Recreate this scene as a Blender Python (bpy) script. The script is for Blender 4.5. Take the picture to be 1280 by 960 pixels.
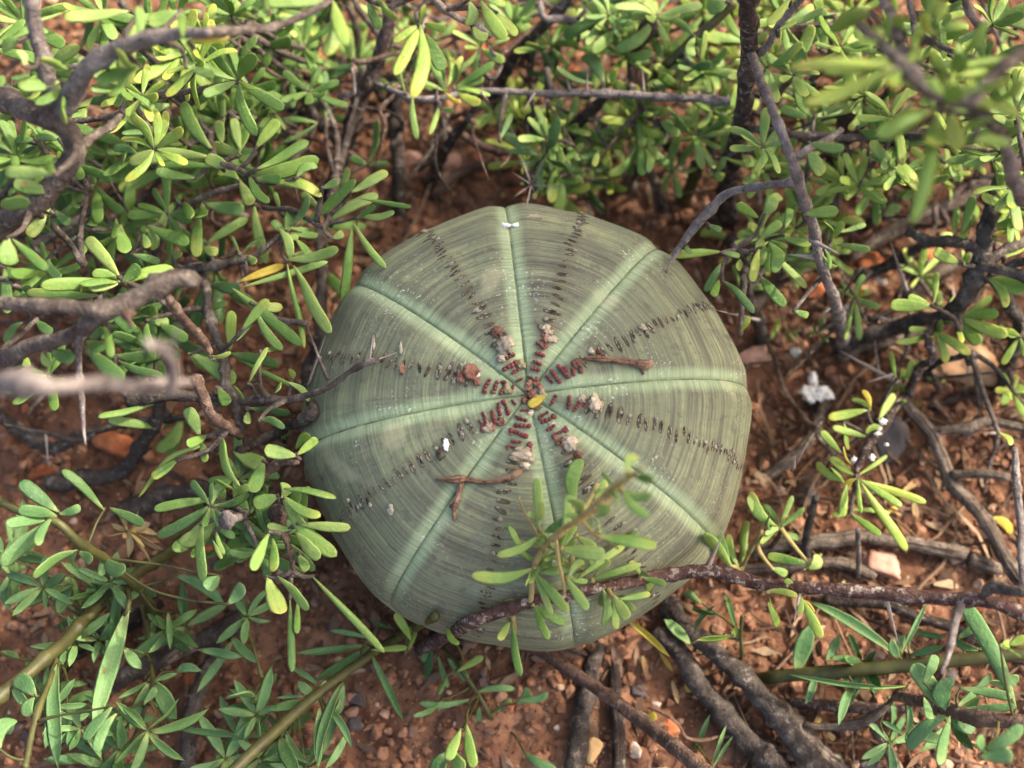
import bpy, bmesh, math, random
import numpy as np
from mathutils import Vector, Matrix, noise as mnoise

# ------------------------------------------------------------------ camera, world, sun, exposure
scene = bpy.context.scene
for o in list(bpy.data.objects):
    bpy.data.objects.remove(o, do_unlink=True)
COL = scene.collection
R = math.radians
U = 0.01                                   # the script thinks in centimetres
random.seed(7); rng = np.random.default_rng(7)

TILT = R(18.0)                             # camera leans this far from straight down
F = 1913.0                                 # focal length in photograph pixels (1280 wide)
RIGHT = Vector((1, 0, 0)); UPV = Vector((0, math.cos(TILT), math.sin(TILT)))
BACK = Vector((0, -math.sin(TILT), math.cos(TILT)))
def ray(px, py):
    return RIGHT * ((px - 640) / F) + UPV * (-(py - 480) / F) - BACK
BODY_C = Vector((0, 0, 3.4))
CAM = BODY_C - ray(658, 531) * 34.6
cam_d = bpy.data.cameras.new('camera'); cam = bpy.data.objects.new('camera', cam_d); COL.objects.link(cam)
cam.location = CAM * U; cam.rotation_euler = (TILT, 0, 0)
cam_d.sensor_width = 36; cam_d.lens = F / 1280 * 36
cam_d.clip_start = 0.005; cam_d.clip_end = 50
cam_d.dof.use_dof = True; cam_d.dof.focus_distance = 0.325; cam_d.dof.aperture_fstop = 10.0
scene.camera = cam

SUN_AZ, SUN_EL = R(24), R(40)
SUNV = Vector((math.cos(SUN_EL) * math.cos(SUN_AZ), math.cos(SUN_EL) * math.sin(SUN_AZ), math.sin(SUN_EL)))
world = bpy.data.worlds.new('World'); scene.world = world; world.use_nodes = True
wn = world.node_tree; bg = wn.nodes['Background']
sky = wn.nodes.new('ShaderNodeTexSky'); sky.sky_type = 'NISHITA'; sky.sun_disc = False
sky.sun_elevation = SUN_EL; sky.sun_rotation = math.pi / 2 - SUN_AZ
sky.air_density = 1.0; sky.dust_density = 6.0; sky.ozone_density = 1.0
wn.links.new(sky.outputs[0], bg.inputs[0]); bg.inputs[1].default_value = 0.15
sun_d = bpy.data.lights.new('sun', 'SUN'); sun = bpy.data.objects.new('sun', sun_d); COL.objects.link(sun)
sun_d.energy = 2.1; sun_d.angle = R(1.5); sun_d.color = (1.0, 0.95, 0.86)
sun.rotation_euler = SUNV.to_track_quat('Z', 'Y').to_euler(); sun.location = (0.6, 0.3, 0.8)
scene.render.engine = 'CYCLES'
vs = scene.view_settings
vs.view_transform = 'Standard'; vs.look = 'None'; vs.gamma = 1; vs.use_curve_mapping = False
vs.exposure = 1.6
vs.use_white_balance = True; vs.white_balance_temperature = 7150; vs.white_balance_tint = 10

# ------------------------------------------------------------------ helpers
def lin(r, g, b):
    f = lambda c: ((c / 255 + 0.055) / 1.055) ** 2.4 if c > 10 else c / 255 / 12.92
    return (f(r), f(g), f(b), 1)
def tag(o, label=None, cat=None, group=None, kind=None):
    if label: o['label'] = label
    if cat: o['category'] = cat
    if group: o['group'] = group
    if kind: o['kind'] = kind
    return o
def empty(name, loc_cm, label, cat, group=None):
    o = bpy.data.objects.new(name, None); COL.objects.link(o)
    o.empty_display_size = 0.01; o.location = Vector(loc_cm) * U
    return tag(o, label, cat, group)
def parent(o, p):
    o.parent = p
    if p.type == 'EMPTY': o.matrix_parent_inverse = Matrix.Translation(-p.location)
    return o
def mesh_obj(name, verts, faces, mat, par=None, smooth=True, raw=False):
    me = bpy.data.meshes.new(name)
    v = np.asarray(verts, dtype=np.float64) * U
    me.from_pydata(v.tolist() if not raw else v, [], faces)
    if smooth: me.polygons.foreach_set('use_smooth', [True] * len(me.polygons))
    me.materials.append(mat)
    o = bpy.data.objects.new(name, me); COL.objects.link(o)
    if par is not None: parent(o, par)
    return o
def inst(name, me, M_cm, par=None, mat=None):
    """an object sharing mesh data; M_cm maps the mesh to centimetres in the world"""
    o = bpy.data.objects.new(name, me); COL.objects.link(o)
    M = M_cm.copy(); M = Matrix.Diagonal((U, U, U, 1)) @ M
    if par is not None:
        o.parent = par
        if par.type == 'EMPTY': o.matrix_parent_inverse = Matrix.Translation(-par.location)
        else: o.matrix_parent_inverse = Matrix.Identity(4)
    o.matrix_basis = M
    if mat is not None and len(o.material_slots):
        o.material_slots[0].link = 'OBJECT'; o.material_slots[0].material = mat
    return o

class NT:
    """small node-tree writer"""
    def __init__(s, name):
        s.m = bpy.data.materials.new(name); s.m.use_nodes = True
        s.t = s.m.node_tree; s.bs = s.t.nodes['Principled BSDF']; s.out = s.t.nodes['Material Output']
    def n(s, typ, **kw):
        x = s.t.nodes.new(typ)
        for k, v in kw.items(): setattr(x, k, v)
        return x
    def l(s, a, b): s.t.links.new(a, b)
    def put(s, inp, v):
        if hasattr(v, 'links'): s.l(v, inp)
        else: inp.default_value = v
    def noise(s, vec=None, scale=5, detail=3, rough=0.55, dist=0):
        x = s.n('ShaderNodeTexNoise'); s.put(x.inputs['Scale'], scale); x.inputs['Detail'].default_value = detail
        x.inputs['Roughness'].default_value = rough; x.inputs['Distortion'].default_value = dist
        if vec is not None: s.l(vec, x.inputs['Vector'])
        return x.outputs['Fac']
    def voro(s, vec, scale, feat='F1', out='Distance'):
        x = s.n('ShaderNodeTexVoronoi', feature=feat); x.inputs['Scale'].default_value = scale
        s.l(vec, x.inputs['Vector']); return x.outputs[out]
    def ramp(s, fac, stops, interp='LINEAR'):
        x = s.n('ShaderNodeValToRGB'); s.put(x.inputs[0], fac); cr = x.color_ramp; cr.interpolation = interp
        while len(cr.elements) > 1: cr.elements.remove(cr.elements[-1])
        cr.elements[0].position = stops[0][0]; cr.elements[0].color = stops[0][1]
        for p, c in stops[1:]:
            e = cr.elements.new(p); e.color = c
        return x.outputs[0]
    def step(s, v, a, b):
        x = s.n('ShaderNodeMapRange', interpolation_type='SMOOTHSTEP'); s.put(x.inputs[0], v)
        x.inputs[1].default_value = a; x.inputs[2].default_value = b
        x.inputs[3].default_value = 0; x.inputs[4].default_value = 1
        return x.outputs[0]
    def lstep(s, v, a, b, c=0.0, d=1.0):
        x = s.n('ShaderNodeMapRange'); s.put(x.inputs[0], v)
        for i, q in enumerate((a, b, c, d)): x.inputs[i + 1].default_value = q
        return x.outputs[0]
    def math(s, op, a, b=0.0):
        x = s.n('ShaderNodeMath', operation=op); s.put(x.inputs[0], a); s.put(x.inputs[1], b); return x.outputs[0]
    def mix(s, fac, a, b, mode='MIX'):
        x = s.n('ShaderNodeMix', data_type='RGBA', blend_type=mode); s.put(x.inputs[0], fac)
        s.put(x.inputs[6], a); s.put(x.inputs[7], b); return x.outputs[2]
    def attr(s, name, out='Vector'):
        x = s.n('ShaderNodeAttribute', attribute_name=name); return x.outputs[out]
    def sep(s, v):
        x = s.n('ShaderNodeSeparateXYZ'); s.l(v, x.inputs[0]); return x.outputs
    def comb(s, a, b, c):
        x = s.n('ShaderNodeCombineXYZ'); s.put(x.inputs[0], a); s.put(x.inputs[1], b); s.put(x.inputs[2], c); return x.outputs[0]
    def pos(s): return s.n('ShaderNodeNewGeometry').outputs['Position']
    def obj(s): return s.n('ShaderNodeTexCoord').outputs['Object']
    def rnd(s): return s.n('ShaderNodeObjectInfo').outputs['Random']
    def island(s): return s.n('ShaderNodeNewGeometry').outputs['Random Per Island']
    def bump(s, h, strength=0.5, dist=0.0005):
        x = s.n('ShaderNodeBump'); s.put(x.inputs['Height'], h); x.inputs['Strength'].default_value = strength
        x.inputs['Distance'].default_value = dist; s.l(x.outputs[0], s.bs.inputs['Normal']); return x
    def fin(s, col, rough=0.7, spec=0.3):
        s.put(s.bs.inputs['Base Color'], col); s.put(s.bs.inputs['Roughness'], rough)
        s.bs.inputs['Specular IOR Level'].default_value = spec
        return s.m

# ------------------------------------------------------------------ materials
def mat_soil():
    s = NT('red_clay_soil'); p = s.pos()
    a = s.noise(p, 55, 6, 0.6); b = s.noise(p, 260, 5, 0.65); c = s.noise(p, 18, 3)
    col = s.ramp(a, [(0.30, lin(78, 58, 48)), (0.48, lin(126, 95, 77)), (0.62, lin(156, 119, 97)), (0.8, lin(186, 153, 130))])
    col = s.mix(s.step(b, 0.52, 0.70), col, lin(70, 48, 38))
    col = s.mix(s.step(s.noise(p, 420, 3), 0.63, 0.72), col, lin(206, 172, 138))
    col = s.mix(s.lstep(c, 0.38, 0.62, 0.0, 0.55), col, lin(108, 78, 62))
    v = s.n('ShaderNodeTexVoronoi', feature='F1'); v.inputs['Scale'].default_value = 190; s.l(p, v.inputs['Vector'])
    col = s.mix(0.32, col, s.mix(1.0, col, s.ramp(v.outputs['Color'], [(0, lin(120, 80, 66)), (0.5, lin(215, 180, 155)), (1, lin(250, 205, 165))]), 'MULTIPLY'))
    h = s.math('ADD', s.math('MULTIPLY', b, 1.0), s.math('MULTIPLY', v.outputs['Distance'], -0.8))
    h = s.math('ADD', h, s.math('MULTIPLY', s.noise(p, 900, 4), 0.5))
    s.bump(h, 0.9, 0.0012)
    return s.fin(col, 0.95, 0.12)
def mat_stone(name, c1, c2, c3):
    s = NT(name); p = s.pos()
    a = s.noise(p, 130, 5, 0.6); b = s.noise(p, 600, 4, 0.7)
    col = s.ramp(a, [(0.3, c1), (0.52, c2), (0.72, c3)])
    col = s.mix(s.step(b, 0.58, 0.7), col, c1)
    col = s.mix(s.math('MULTIPLY', s.step(s.noise(p, 70, 3), 0.52, 0.66), 0.55), col, lin(140, 92, 66))
    s.bump(s.math('ADD', a, s.math('MULTIPLY', b, 0.6)), 0.6, 0.0008)
    return s.fin(col, 0.85, 0.25)
def mat_crumb():
    s = NT('soil_crumbs'); p = s.pos(); i = s.island()
    col = s.ramp(i, [(0, lin(92, 66, 53)), (0.3, lin(128, 92, 72)), (0.6, lin(148, 108, 85)), (0.82, lin(170, 128, 102)),
                     (0.9, lin(120, 96, 84)), (0.95, lin(190, 146, 118)), (0.985, lin(206, 178, 156)), (1, lin(70, 60, 56))])
    col = s.mix(s.lstep(s.noise(p, 400, 4), 0.3, 0.7, 0.0, 0.5), col, lin(90, 58, 42))
    s.bump(s.noise(p, 900, 4), 0.6, 0.0006)
    return s.fin(col, 0.95, 0.15)
def mat_litter():
    s = NT('dry_litter'); p = s.pos(); i = s.island()
    col = s.ramp(i, [(0, lin(70, 54, 46)), (0.35, lin(112, 88, 70)), (0.6, lin(150, 122, 98)), (0.8, lin(92, 76, 68)), (1, lin(188, 160, 130))])
    col = s.mix(s.lstep(s.noise(p, 500, 3), 0.3, 0.7, 0, 0.5), col, lin(70, 55, 46))
    return s.fin(col, 0.9, 0.15)
def mat_bark(name, dark, mid, light, speck=0.62, fiber=False, amt=0.6):
    s = NT(name); p = s.pos(); ob = s.obj()
    a = s.noise(p, 260, 6, 0.65); b = s.noise(p, 900, 4, 0.7); c = s.noise(p, 60, 3)
    col = s.ramp(a, [(0.32, dark), (0.52, mid), (0.72, light)])
    col = s.mix(s.lstep(c, 0.35, 0.65, 0.0, 0.5), col, dark)
    col = s.mix(s.math('MULTIPLY', s.step(s.noise(p, 520, 5, 0.75), speck - 0.04, speck + 0.1), amt), col, lin(178, 168, 156))
    col = s.mix(s.step(b, 0.58, 0.68), col, lin(44, 36, 34))
    cr = s.voro(p, 330, 'DISTANCE_TO_EDGE')
    col = s.mix(s.math('MULTIPLY', s.step(cr, 0.07, 0.0), 0.16), col, dark)
    h = s.math('ADD', a, s.math('MULTIPLY', b, 0.6))
    if fiber:
        at = s.attr('tube'); q = s.sep(at)
        f = s.noise(s.comb(s.math('MULTIPLY', q[0], 0.5), s.math('MULTIPLY', q[1], 9.0), 0.0), 1.0, 4, 0.6)
        col = s.mix(s.step(f, 0.5, 0.62), col, lin(62, 50, 46))
        h = s.math('ADD', h, s.math('MULTIPLY', f, -1.6))
    h = s.math('ADD', h, s.math('MULTIPLY', s.step(cr, 0.0, 0.12), 0.10))
    s.bump(h, 1.0, 0.0011)
    return s.fin(col, 0.88, 0.15)
def mat_leaf(name, stops, tip=None, rough=0.5, trans=0.22):
    s = NT(name); q = s.sep(s.attr('leaf')); r = s.rnd(); p = s.pos()
    col = s.ramp(r, stops)
    if tip:
        k = s.math('MULTIPLY', s.step(q[0], 0.55, 1.02), s.step(s.math('FRACT', s.math('MULTIPLY', r, 7.31)), 0.35, 0.95))
        col = s.mix(s.math('MULTIPLY', k, 0.5), col, tip)
    col = s.mix(s.math('MULTIPLY', s.step(q[0], 0.35, 0.0), 0.5), col, lin(168, 178, 112))     # pale leaf base
    col = s.mix(s.math('MULTIPLY', s.step(q[1], 0.86, 1.0), 0.32), col, lin(178, 192, 118))     # paler margin
    col = s.mix(s.math('MULTIPLY', s.step(q[1], 0.22, 0.0), 0.18), col, lin(84, 112, 60))       # faint midrib
    mott = s.noise(p, 330, 5, 0.6)
    col = s.mix(s.lstep(mott, 0.3, 0.7, 0.0, 0.35), col, s.mix(1.0, col, (0.55, 0.62, 0.5, 1), 'MULTIPLY'))
    col = s.mix(s.math('MULTIPLY', s.step(s.noise(p, 1500, 2), 0.64, 0.72), 0.25), col, lin(186, 200, 160))
    col = s.mix(s.math('MULTIPLY', s.step(s.noise(p, 210, 2), 0.70, 0.76), 0.7), col, lin(128, 104, 66))    # scorched spots
    s.bump(s.math('ADD', mott, s.math('MULTIPLY', s.noise(p, 1600, 3), 0.6)), 0.6, 0.0005)
    s.fin(col, rough, 0.4)
    s.bs.inputs['Roughness'].default_value = rough
    tr = s.n('ShaderNodeBsdfTranslucent'); mx = s.n('ShaderNodeMixShader'); mx.inputs[0].default_value = trans
    s.l(s.mix(1.0, col, (1.0, 1.15, 0.55, 1), 'MULTIPLY'), tr.inputs[0])
    s.l(s.bs.outputs[0], mx.inputs[1]); s.l(tr.outputs[0], mx.inputs[2]); s.l(mx.outputs[0], s.out.inputs[0])
    return s.m
def mat_plain(name, c1, c2, scale=500, rough=0.7, spec=0.3, var=True):
    s = NT(name); p = s.pos(); a = s.noise(p, scale, 5, 0.6)
    col = s.mix(s.lstep(a, 0.32, 0.68), c1, c2)
    if var: col = s.mix(1.0, col, s.ramp(s.rnd(), [(0, (0.72, 0.72, 0.72, 1)), (1, (1.1, 1.08, 1.05, 1))]), 'MULTIPLY')
    s.bump(a, 0.5, 0.0004)
    return s.fin(col, rough, spec)
def mat_body():
    s = NT('euphorbia_skin'); A = s.sep(s.attr('bodyc')); D = s.sep(s.attr('bodyd')); p = s.pos()
    arc, u, rib = A[0], A[1], A[2]
    wob = s.math('MULTIPLY', s.math('SUBTRACT', s.noise(p, 90, 2), 0.5), 0.07)
    arc2 = s.math('ADD', arc, wob)
    fine = s.noise(s.comb(s.math('MULTIPLY', arc2, 17.0), s.math('MULTIPLY', u, 0.8), s.math('MULTIPLY', rib, 7.3)), 1.0, 5, 0.72)
    broad = s.noise(s.comb(s.math('MULTIPLY', arc2, 3.0), s.math('MULTIPLY', u, 1.5), s.math('MULTIPLY', rib, 3.1)), 1.0, 3, 0.55)
    streak = s.noise(s.comb(s.math('MULTIPLY', arc2, 1.2), s.math('MULTIPLY', u, 15.0), s.math('MULTIPLY', rib, 5.7)), 1.0, 4, 0.6)
    mixed = s.math('ADD', s.math('MULTIPLY', fine, 0.66), s.math('MULTIPLY', broad, 0.34))
    col = s.ramp(mixed, [(0.37, lin(78, 74, 69)), (0.44, lin(98, 96, 84)), (0.50, lin(118, 120, 99)), (0.56, lin(130, 135, 109)), (0.63, lin(154, 156, 117))])
    gn = s.noise(p, 26, 3)
    col = s.mix(s.lstep(gn, 0.38, 0.66, 0.1, 0.5), col, lin(118, 132, 102))
    col = s.mix(s.lstep(streak, 0.42, 0.62, 0.0, 0.30), col, lin(108, 104, 92))
    dark = s.noise(p, 420, 4, 0.7)
    col = s.mix(s.math('MULTIPLY', s.step(dark, 0.54, 0.66), 0.45), col, lin(88, 80, 74))
    # mint bands along the seams, spreading at the crown
    edge = s.math('ADD', D[0], s.math('MULTIPLY', s.math('SUBTRACT', s.noise(p, 120, 3), 0.5), 0.14))
    m = s.math('MULTIPLY', s.step(edge, 0.33, 0.12), s.step(D[2], 0.94, 0.66))
    mint = s.mix(s.lstep(fine, 0.4, 0.62), lin(138, 158, 122), lin(170, 184, 148))
    col = s.mix(s.math('MULTIPLY', m, 0.82), col, mint)
    ap = s.math('MULTIPLY', s.step(arc, 1.6, 0.4), 0.6)
    col = s.mix(ap, col, lin(136, 156, 128))
    # white powder on the bands
    pw = s.math('MULTIPLY', s.step(s.noise(p, 1300, 3, 0.7), 0.57, 0.68), s.step(s.noise(p, 75, 3), 0.46, 0.62))
    pw = s.math('MULTIPLY', pw, s.math('ADD', 0.25, s.math('MULTIPLY', s.step(edge, 0.7, 0.2), 0.65)))
    col = s.mix(pw, col, lin(214, 216, 202))
    # corky grey-brown along the scar rows
    rw = s.math('MULTIPLY', s.step(D[1], 0.24, 0.05), s.step(s.noise(p, 160, 3), 0.38, 0.6))
    col = s.mix(s.math('MULTIPLY', rw, 0.55), col, lin(112, 106, 82))
    # fine dark seam
    ln = s.math('MULTIPLY', s.step(D[0], 0.026, 0.008), s.step(D[2], 0.96, 0.80))
    col = s.mix(s.math('MULTIPLY', ln, s.lstep(s.noise(p, 300, 3), 0.3, 0.6, 0.2, 0.75)), col, lin(66, 74, 54))
    # tan corky lower flank
    lo = s.math('MULTIPLY', s.step(s.math('ADD', D[2], s.math('MULTIPLY', s.math('SUBTRACT', gn, 0.5), 0.5)), 0.92, 1.45), 0.65)
    col = s.mix(lo, col, s.mix(s.lstep(fine, 0.4, 0.6), lin(134, 120, 96), lin(166, 152, 124)))
    fade = s.step(s.noise(p, 48, 2), 0.66, 0.72)
    col = s.mix(s.math('MULTIPLY', fade, 0.35), col, lin(190, 186, 150))
    h = s.math('ADD', s.math('MULTIPLY', fine, 1.3), s.math('ADD', s.math('MULTIPLY', s.noise(p, 1100, 4), 0.5), s.math('MULTIPLY', streak, 0.4)))
    s.bump(h, 0.45, 0.0006)
    return s.fin(col, 0.72, 0.18)

M = dict(
    soil=mat_soil(), crumb=mat_crumb(), litter=mat_litter(), body=mat_body(),
    rust=mat_stone('rust_stone', lin(118, 62, 40), lin(176, 104, 68), lin(206, 142, 102)),
    tan=mat_stone('tan_stone', lin(134, 98, 74), lin(178, 140, 108), lin(206, 172, 140)),
    grey=mat_stone('grey_stone', lin(66, 60, 62), lin(92, 84, 84), lin(122, 112, 108)),
    white=mat_stone('quartz_stone', lin(168, 148, 132), lin(214, 204, 192), lin(238, 232, 224)),
    pink=mat_stone('pink_stone', lin(150, 104, 90), lin(190, 146, 128), lin(212, 178, 162)),
    bark=mat_bark('grey_bark', lin(62, 54, 50), lin(102, 92, 86), lin(148, 136, 126)),
    bark_pale=mat_bark('lavender_grey_bark', lin(86, 78, 76), lin(132, 122, 118), lin(176, 166, 158)),
    bark_brown=mat_bark('brown_bark', lin(66, 50, 44), lin(106, 86, 76), lin(150, 128, 114)),
    bough=mat_bark('lichened_brown_bough', lin(58, 42, 40), lin(92, 68, 62), lin(126, 100, 92), 0.56, False, 0.85),
    bark_dark=mat_bark('dark_bark', lin(52, 46, 43), lin(84, 76, 71), lin(124, 114, 106), 0.60, False, 0.4),
    bark_speck=mat_bark('lichen_speckled_bark', lin(54, 44, 42), lin(84, 70, 66), lin(116, 102, 94), 0.56, False, 0.55),
    dead=mat_bark('weathered_dead_wood', lin(84, 72, 64), lin(132, 118, 106), lin(176, 162, 148), 0.66, True),
    deaddark=mat_bark('rotten_dark_wood', lin(40, 34, 32), lin(70, 60, 56), lin(110, 100, 94), 0.6, True),
    peduncle=mat_bark('dry_flower_stalk', lin(116, 84, 70), lin(166, 130, 108), lin(206, 176, 152), 0.7, True),
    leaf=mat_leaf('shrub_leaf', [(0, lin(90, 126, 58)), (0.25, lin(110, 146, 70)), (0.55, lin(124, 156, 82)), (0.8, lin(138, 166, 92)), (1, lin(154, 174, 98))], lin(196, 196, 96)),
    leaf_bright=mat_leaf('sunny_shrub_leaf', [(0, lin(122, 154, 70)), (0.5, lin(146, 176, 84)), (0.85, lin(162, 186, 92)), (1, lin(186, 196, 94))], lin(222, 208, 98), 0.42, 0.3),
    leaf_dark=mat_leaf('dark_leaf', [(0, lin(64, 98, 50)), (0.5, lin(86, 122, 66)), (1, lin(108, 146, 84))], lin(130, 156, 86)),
    leaf_blue=mat_leaf('blue_green_leaf', [(0, lin(76, 116, 70)), (0.5, lin(98, 138, 86)), (1, lin(120, 158, 98))], lin(150, 176, 110)),
    leaf_yellow=mat_leaf('yellow_leaf', [(0, lin(206, 180, 70)), (0.6, lin(218, 196, 84)), (1, lin(214, 168, 70))], lin(232, 206, 110), 0.5, 0.25),
    leaf_dry=mat_leaf('dry_leaf', [(0, lin(160, 122, 84)), (0.5, lin(188, 154, 112)), (1, lin(204, 178, 120))], lin(170, 140, 104), 0.7, 0.15),
    stalk=mat_plain('green_stalk', lin(56, 58, 31), lin(88, 86, 46), 240, 0.5, 0.4),
    twig_green=mat_plain('young_twig', lin(128, 118, 74), lin(164, 146, 100), 300, 0.7, 0.25),
    thorn=mat_plain('grey_thorn', lin(128, 116, 112), lin(176, 164, 158), 300, 0.6, 0.3),
    scar=mat_plain('scar_cork', lin(48, 44, 38), lin(112, 106, 90), 700, 0.9, 0.15),
    scarlip=mat_plain('scar_lip', lin(128, 122, 108), lin(176, 172, 160), 700, 0.8, 0.2),
    bud=mat_plain('red_bud', lin(78, 30, 36), lin(132, 58, 60), 900, 0.5, 0.4),
    capsule=mat_plain('green_capsule', lin(112, 116, 84), lin(156, 144, 112), 500, 0.7, 0.25),
    husk=mat_plain('grey_husk', lin(118, 102, 84), lin(212, 198, 176), 420, 0.9, 0.15),
    husk_red=mat_plain('brown_husk', lin(96, 62, 54), lin(162, 122, 104), 420, 0.9, 0.15),
    lichen=mat_plain('white_crust', lin(232, 228, 220), lin(250, 248, 244), 420, 0.9, 0.15, False),
)

# ------------------------------------------------------------------ the body's shape (centimetres, own leaning frame)
LEAN = R(6.0)
RB, ZT, ZB, NEXP = 5.02, 3.55, 4.1, 2.18
ROT = Matrix.Rotation(LEAN, 3, 'X'); ROTI = ROT.transposed()
def body_f(p):
    q = ROTI @ (p - BODY_C)
    r = math.hypot(q.x, q.y) / RB; z = q.z / (ZT if q.z > 0 else ZB)
    return r ** NEXP + abs(z) ** NEXP - 1
def body_hit(px, py):
    d = ray(px, py); t0 = 25.0; p0 = CAM + d * t0; f0 = body_f(p0)
    t = t0
    while t < 44:
        t += 0.5; f = body_f(CAM + d * t)
        if f < 0:
            a, b = t - 0.5, t
            for _ in range(18):
                m = (a + b) / 2
                if body_f(CAM + d * m) < 0: b = m
                else: a = m
            return CAM + d * b
    return None
_hitc = {}
def hit_z(px, py):
    k = (round(px / 4), round(py / 4))
    if k not in _hitc:
        h = body_hit(k[0] * 4, k[1] * 4); _hitc[k] = None if h is None else h.z
    return _hitc[k]
def P(px, py, z, clamp=0.35):
    """the point at height z (cm) that the photograph shows at this pixel; kept clear of the body"""
    if clamp is not None and 370 < px < 945 and 240 < py < 815:
        h = hit_z(px, py)
        if h is not None and z < h + clamp: z = h + clamp
    d = ray(px, py); t = (z - CAM.z) / d.z
    return CAM + d * t
def depth(p): return -(p - CAM).dot(BACK)
def proj(p):
    d = p - CAM; k = depth(p)
    return (640 + d.dot(RIGHT) / k * F, 480 - d.dot(UPV) / k * F)
def px2cm(n, p): return n * depth(p) / F
def az_of(px, py):
    q = ROTI @ (body_hit(px, py) - BODY_C); return math.atan2(q.y, q.x)

# ------------------------------------------------------------------ noise on arrays
def hash2(ix, iy, k):
    h = (ix.astype(np.int64) * 374761393 + iy.astype(np.int64) * 668265263 + k * 2147483647 + 12345) & 0xffffffff
    h = ((h ^ (h >> 13)) * 1274126177) & 0xffffffff
    return ((h ^ (h >> 16)) & 0xffff) / 65535.0
def vnoise(x, y, k=0):
    ix, iy = np.floor(x), np.floor(y); fx, fy = x - ix, y - iy
    fx = fx * fx * (3 - 2 * fx); fy = fy * fy * (3 - 2 * fy)
    a = hash2(ix, iy, k); b = hash2(ix + 1, iy, k); c = hash2(ix, iy + 1, k); d = hash2(ix + 1, iy + 1, k)
    return (a * (1 - fx) + b * fx) * (1 - fy) + (c * (1 - fx) + d * fx) * fy
def fbm(x, y, k=0, o=4):
    s = 0; a = 0.5
    for i in range(o):
        s = s + a * (vnoise(x, y, k + i) - 0.5); x = x * 2.03; y = y * 2.03; a *= 0.5
    return s
def worley(x, y, k=0):
    ix, iy = np.floor(x), np.floor(y); best = np.full(x.shape, 9.0); idv = np.zeros(x.shape)
    for dx in (-1, 0, 1):
        for dy in (-1, 0, 1):
            cx, cy = ix + dx, iy + dy
            jx = cx + 0.15 + 0.7 * hash2(cx, cy, k); jy = cy + 0.15 + 0.7 * hash2(cx, cy, k + 1)
            d = np.hypot(x - jx, y - jy); m = d < best
            best = np.where(m, d, best); idv = np.where(m, hash2(cx, cy, k + 2), idv)
    return best, idv
def ground_h(x, y):
    x = np.asarray(x, float); y = np.asarray(y, float)
    h = 1.3 * fbm(x / 9, y / 9, 3, 4)
    for sc, amp, k in ((1.7, 0.20, 20), (0.75, 0.13, 30), (0.34, 0.07, 40)):
        d, i = worley(x / sc + 0.4 * vnoise(x * 2, y * 2, k + 5), y / sc, k)
        h = h + amp * (0.35 + 0.65 * i) * np.clip(1 - (d / 0.62) ** 2, 0, 1) * (i > 0.25)
    h = h + 0.10 * fbm(x * 2.4, y * 2.4, 60, 3)
    return h
def gz(x, y): return float(ground_h(np.array([x]), np.array([y]))[0])
def PG(px, py, up=0.0):
    """where this pixel meets the ground"""
    z = 0.0
    for _ in range(3):
        p = P(px, py, z, None); z = gz(p.x, p.y)
    return P(px, py, z + up, None)
# ------------------------------------------------------------------ ground
def axis(lo, hi, stepc, far, n):
    inner = np.arange(lo, hi + 1e-6, stepc)
    g = np.geomspace(stepc, far, n)
    return np.concatenate([(lo - np.cumsum(g)[::-1]), inner, hi + np.cumsum(g)])
gx = axis(-15, 15, 0.065, 60, 40); gy = axis(-12, 17, 0.065, 60, 40)
GX, GY = np.meshgrid(gx, gy)
GZ = ground_h(GX, GY)
nx, ny = len(gx), len(gy)
gv = np.stack([GX.ravel(), GY.ravel(), GZ.ravel()], 1)
ii = np.arange(nx * ny).reshape(ny, nx)
gf = np.stack([ii[:-1, :-1].ravel(), ii[:-1, 1:].ravel(), ii[1:, 1:].ravel(), ii[1:, :-1].ravel()], 1)
def np_mesh(name, v, f, mat):
    me = bpy.data.meshes.new(name)
    me.vertices.add(len(v)); me.vertices.foreach_set('co', (np.asarray(v) * U).astype(np.float32).ravel())
    me.loops.add(f.size); me.loops.foreach_set('vertex_index', f.astype(np.int32).ravel())
    me.polygons.add(len(f)); me.polygons.foreach_set('loop_start', np.arange(0, f.size, f.shape[1], dtype=np.int32))
    me.polygons.foreach_set('loop_total', np.full(len(f), f.shape[1], dtype=np.int32))
    me.polygons.foreach_set('use_smooth', np.ones(len(f), dtype=bool))
    me.update(calc_edges=True); me.materials.append(mat)
    o = bpy.data.objects.new(name, me); COL.objects.link(o); return o
ground = np_mesh('ground', gv, gf, M['soil'])
tag(ground, 'red brown cloddy clay soil under the shrubs', 'soil', kind='structure')

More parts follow.
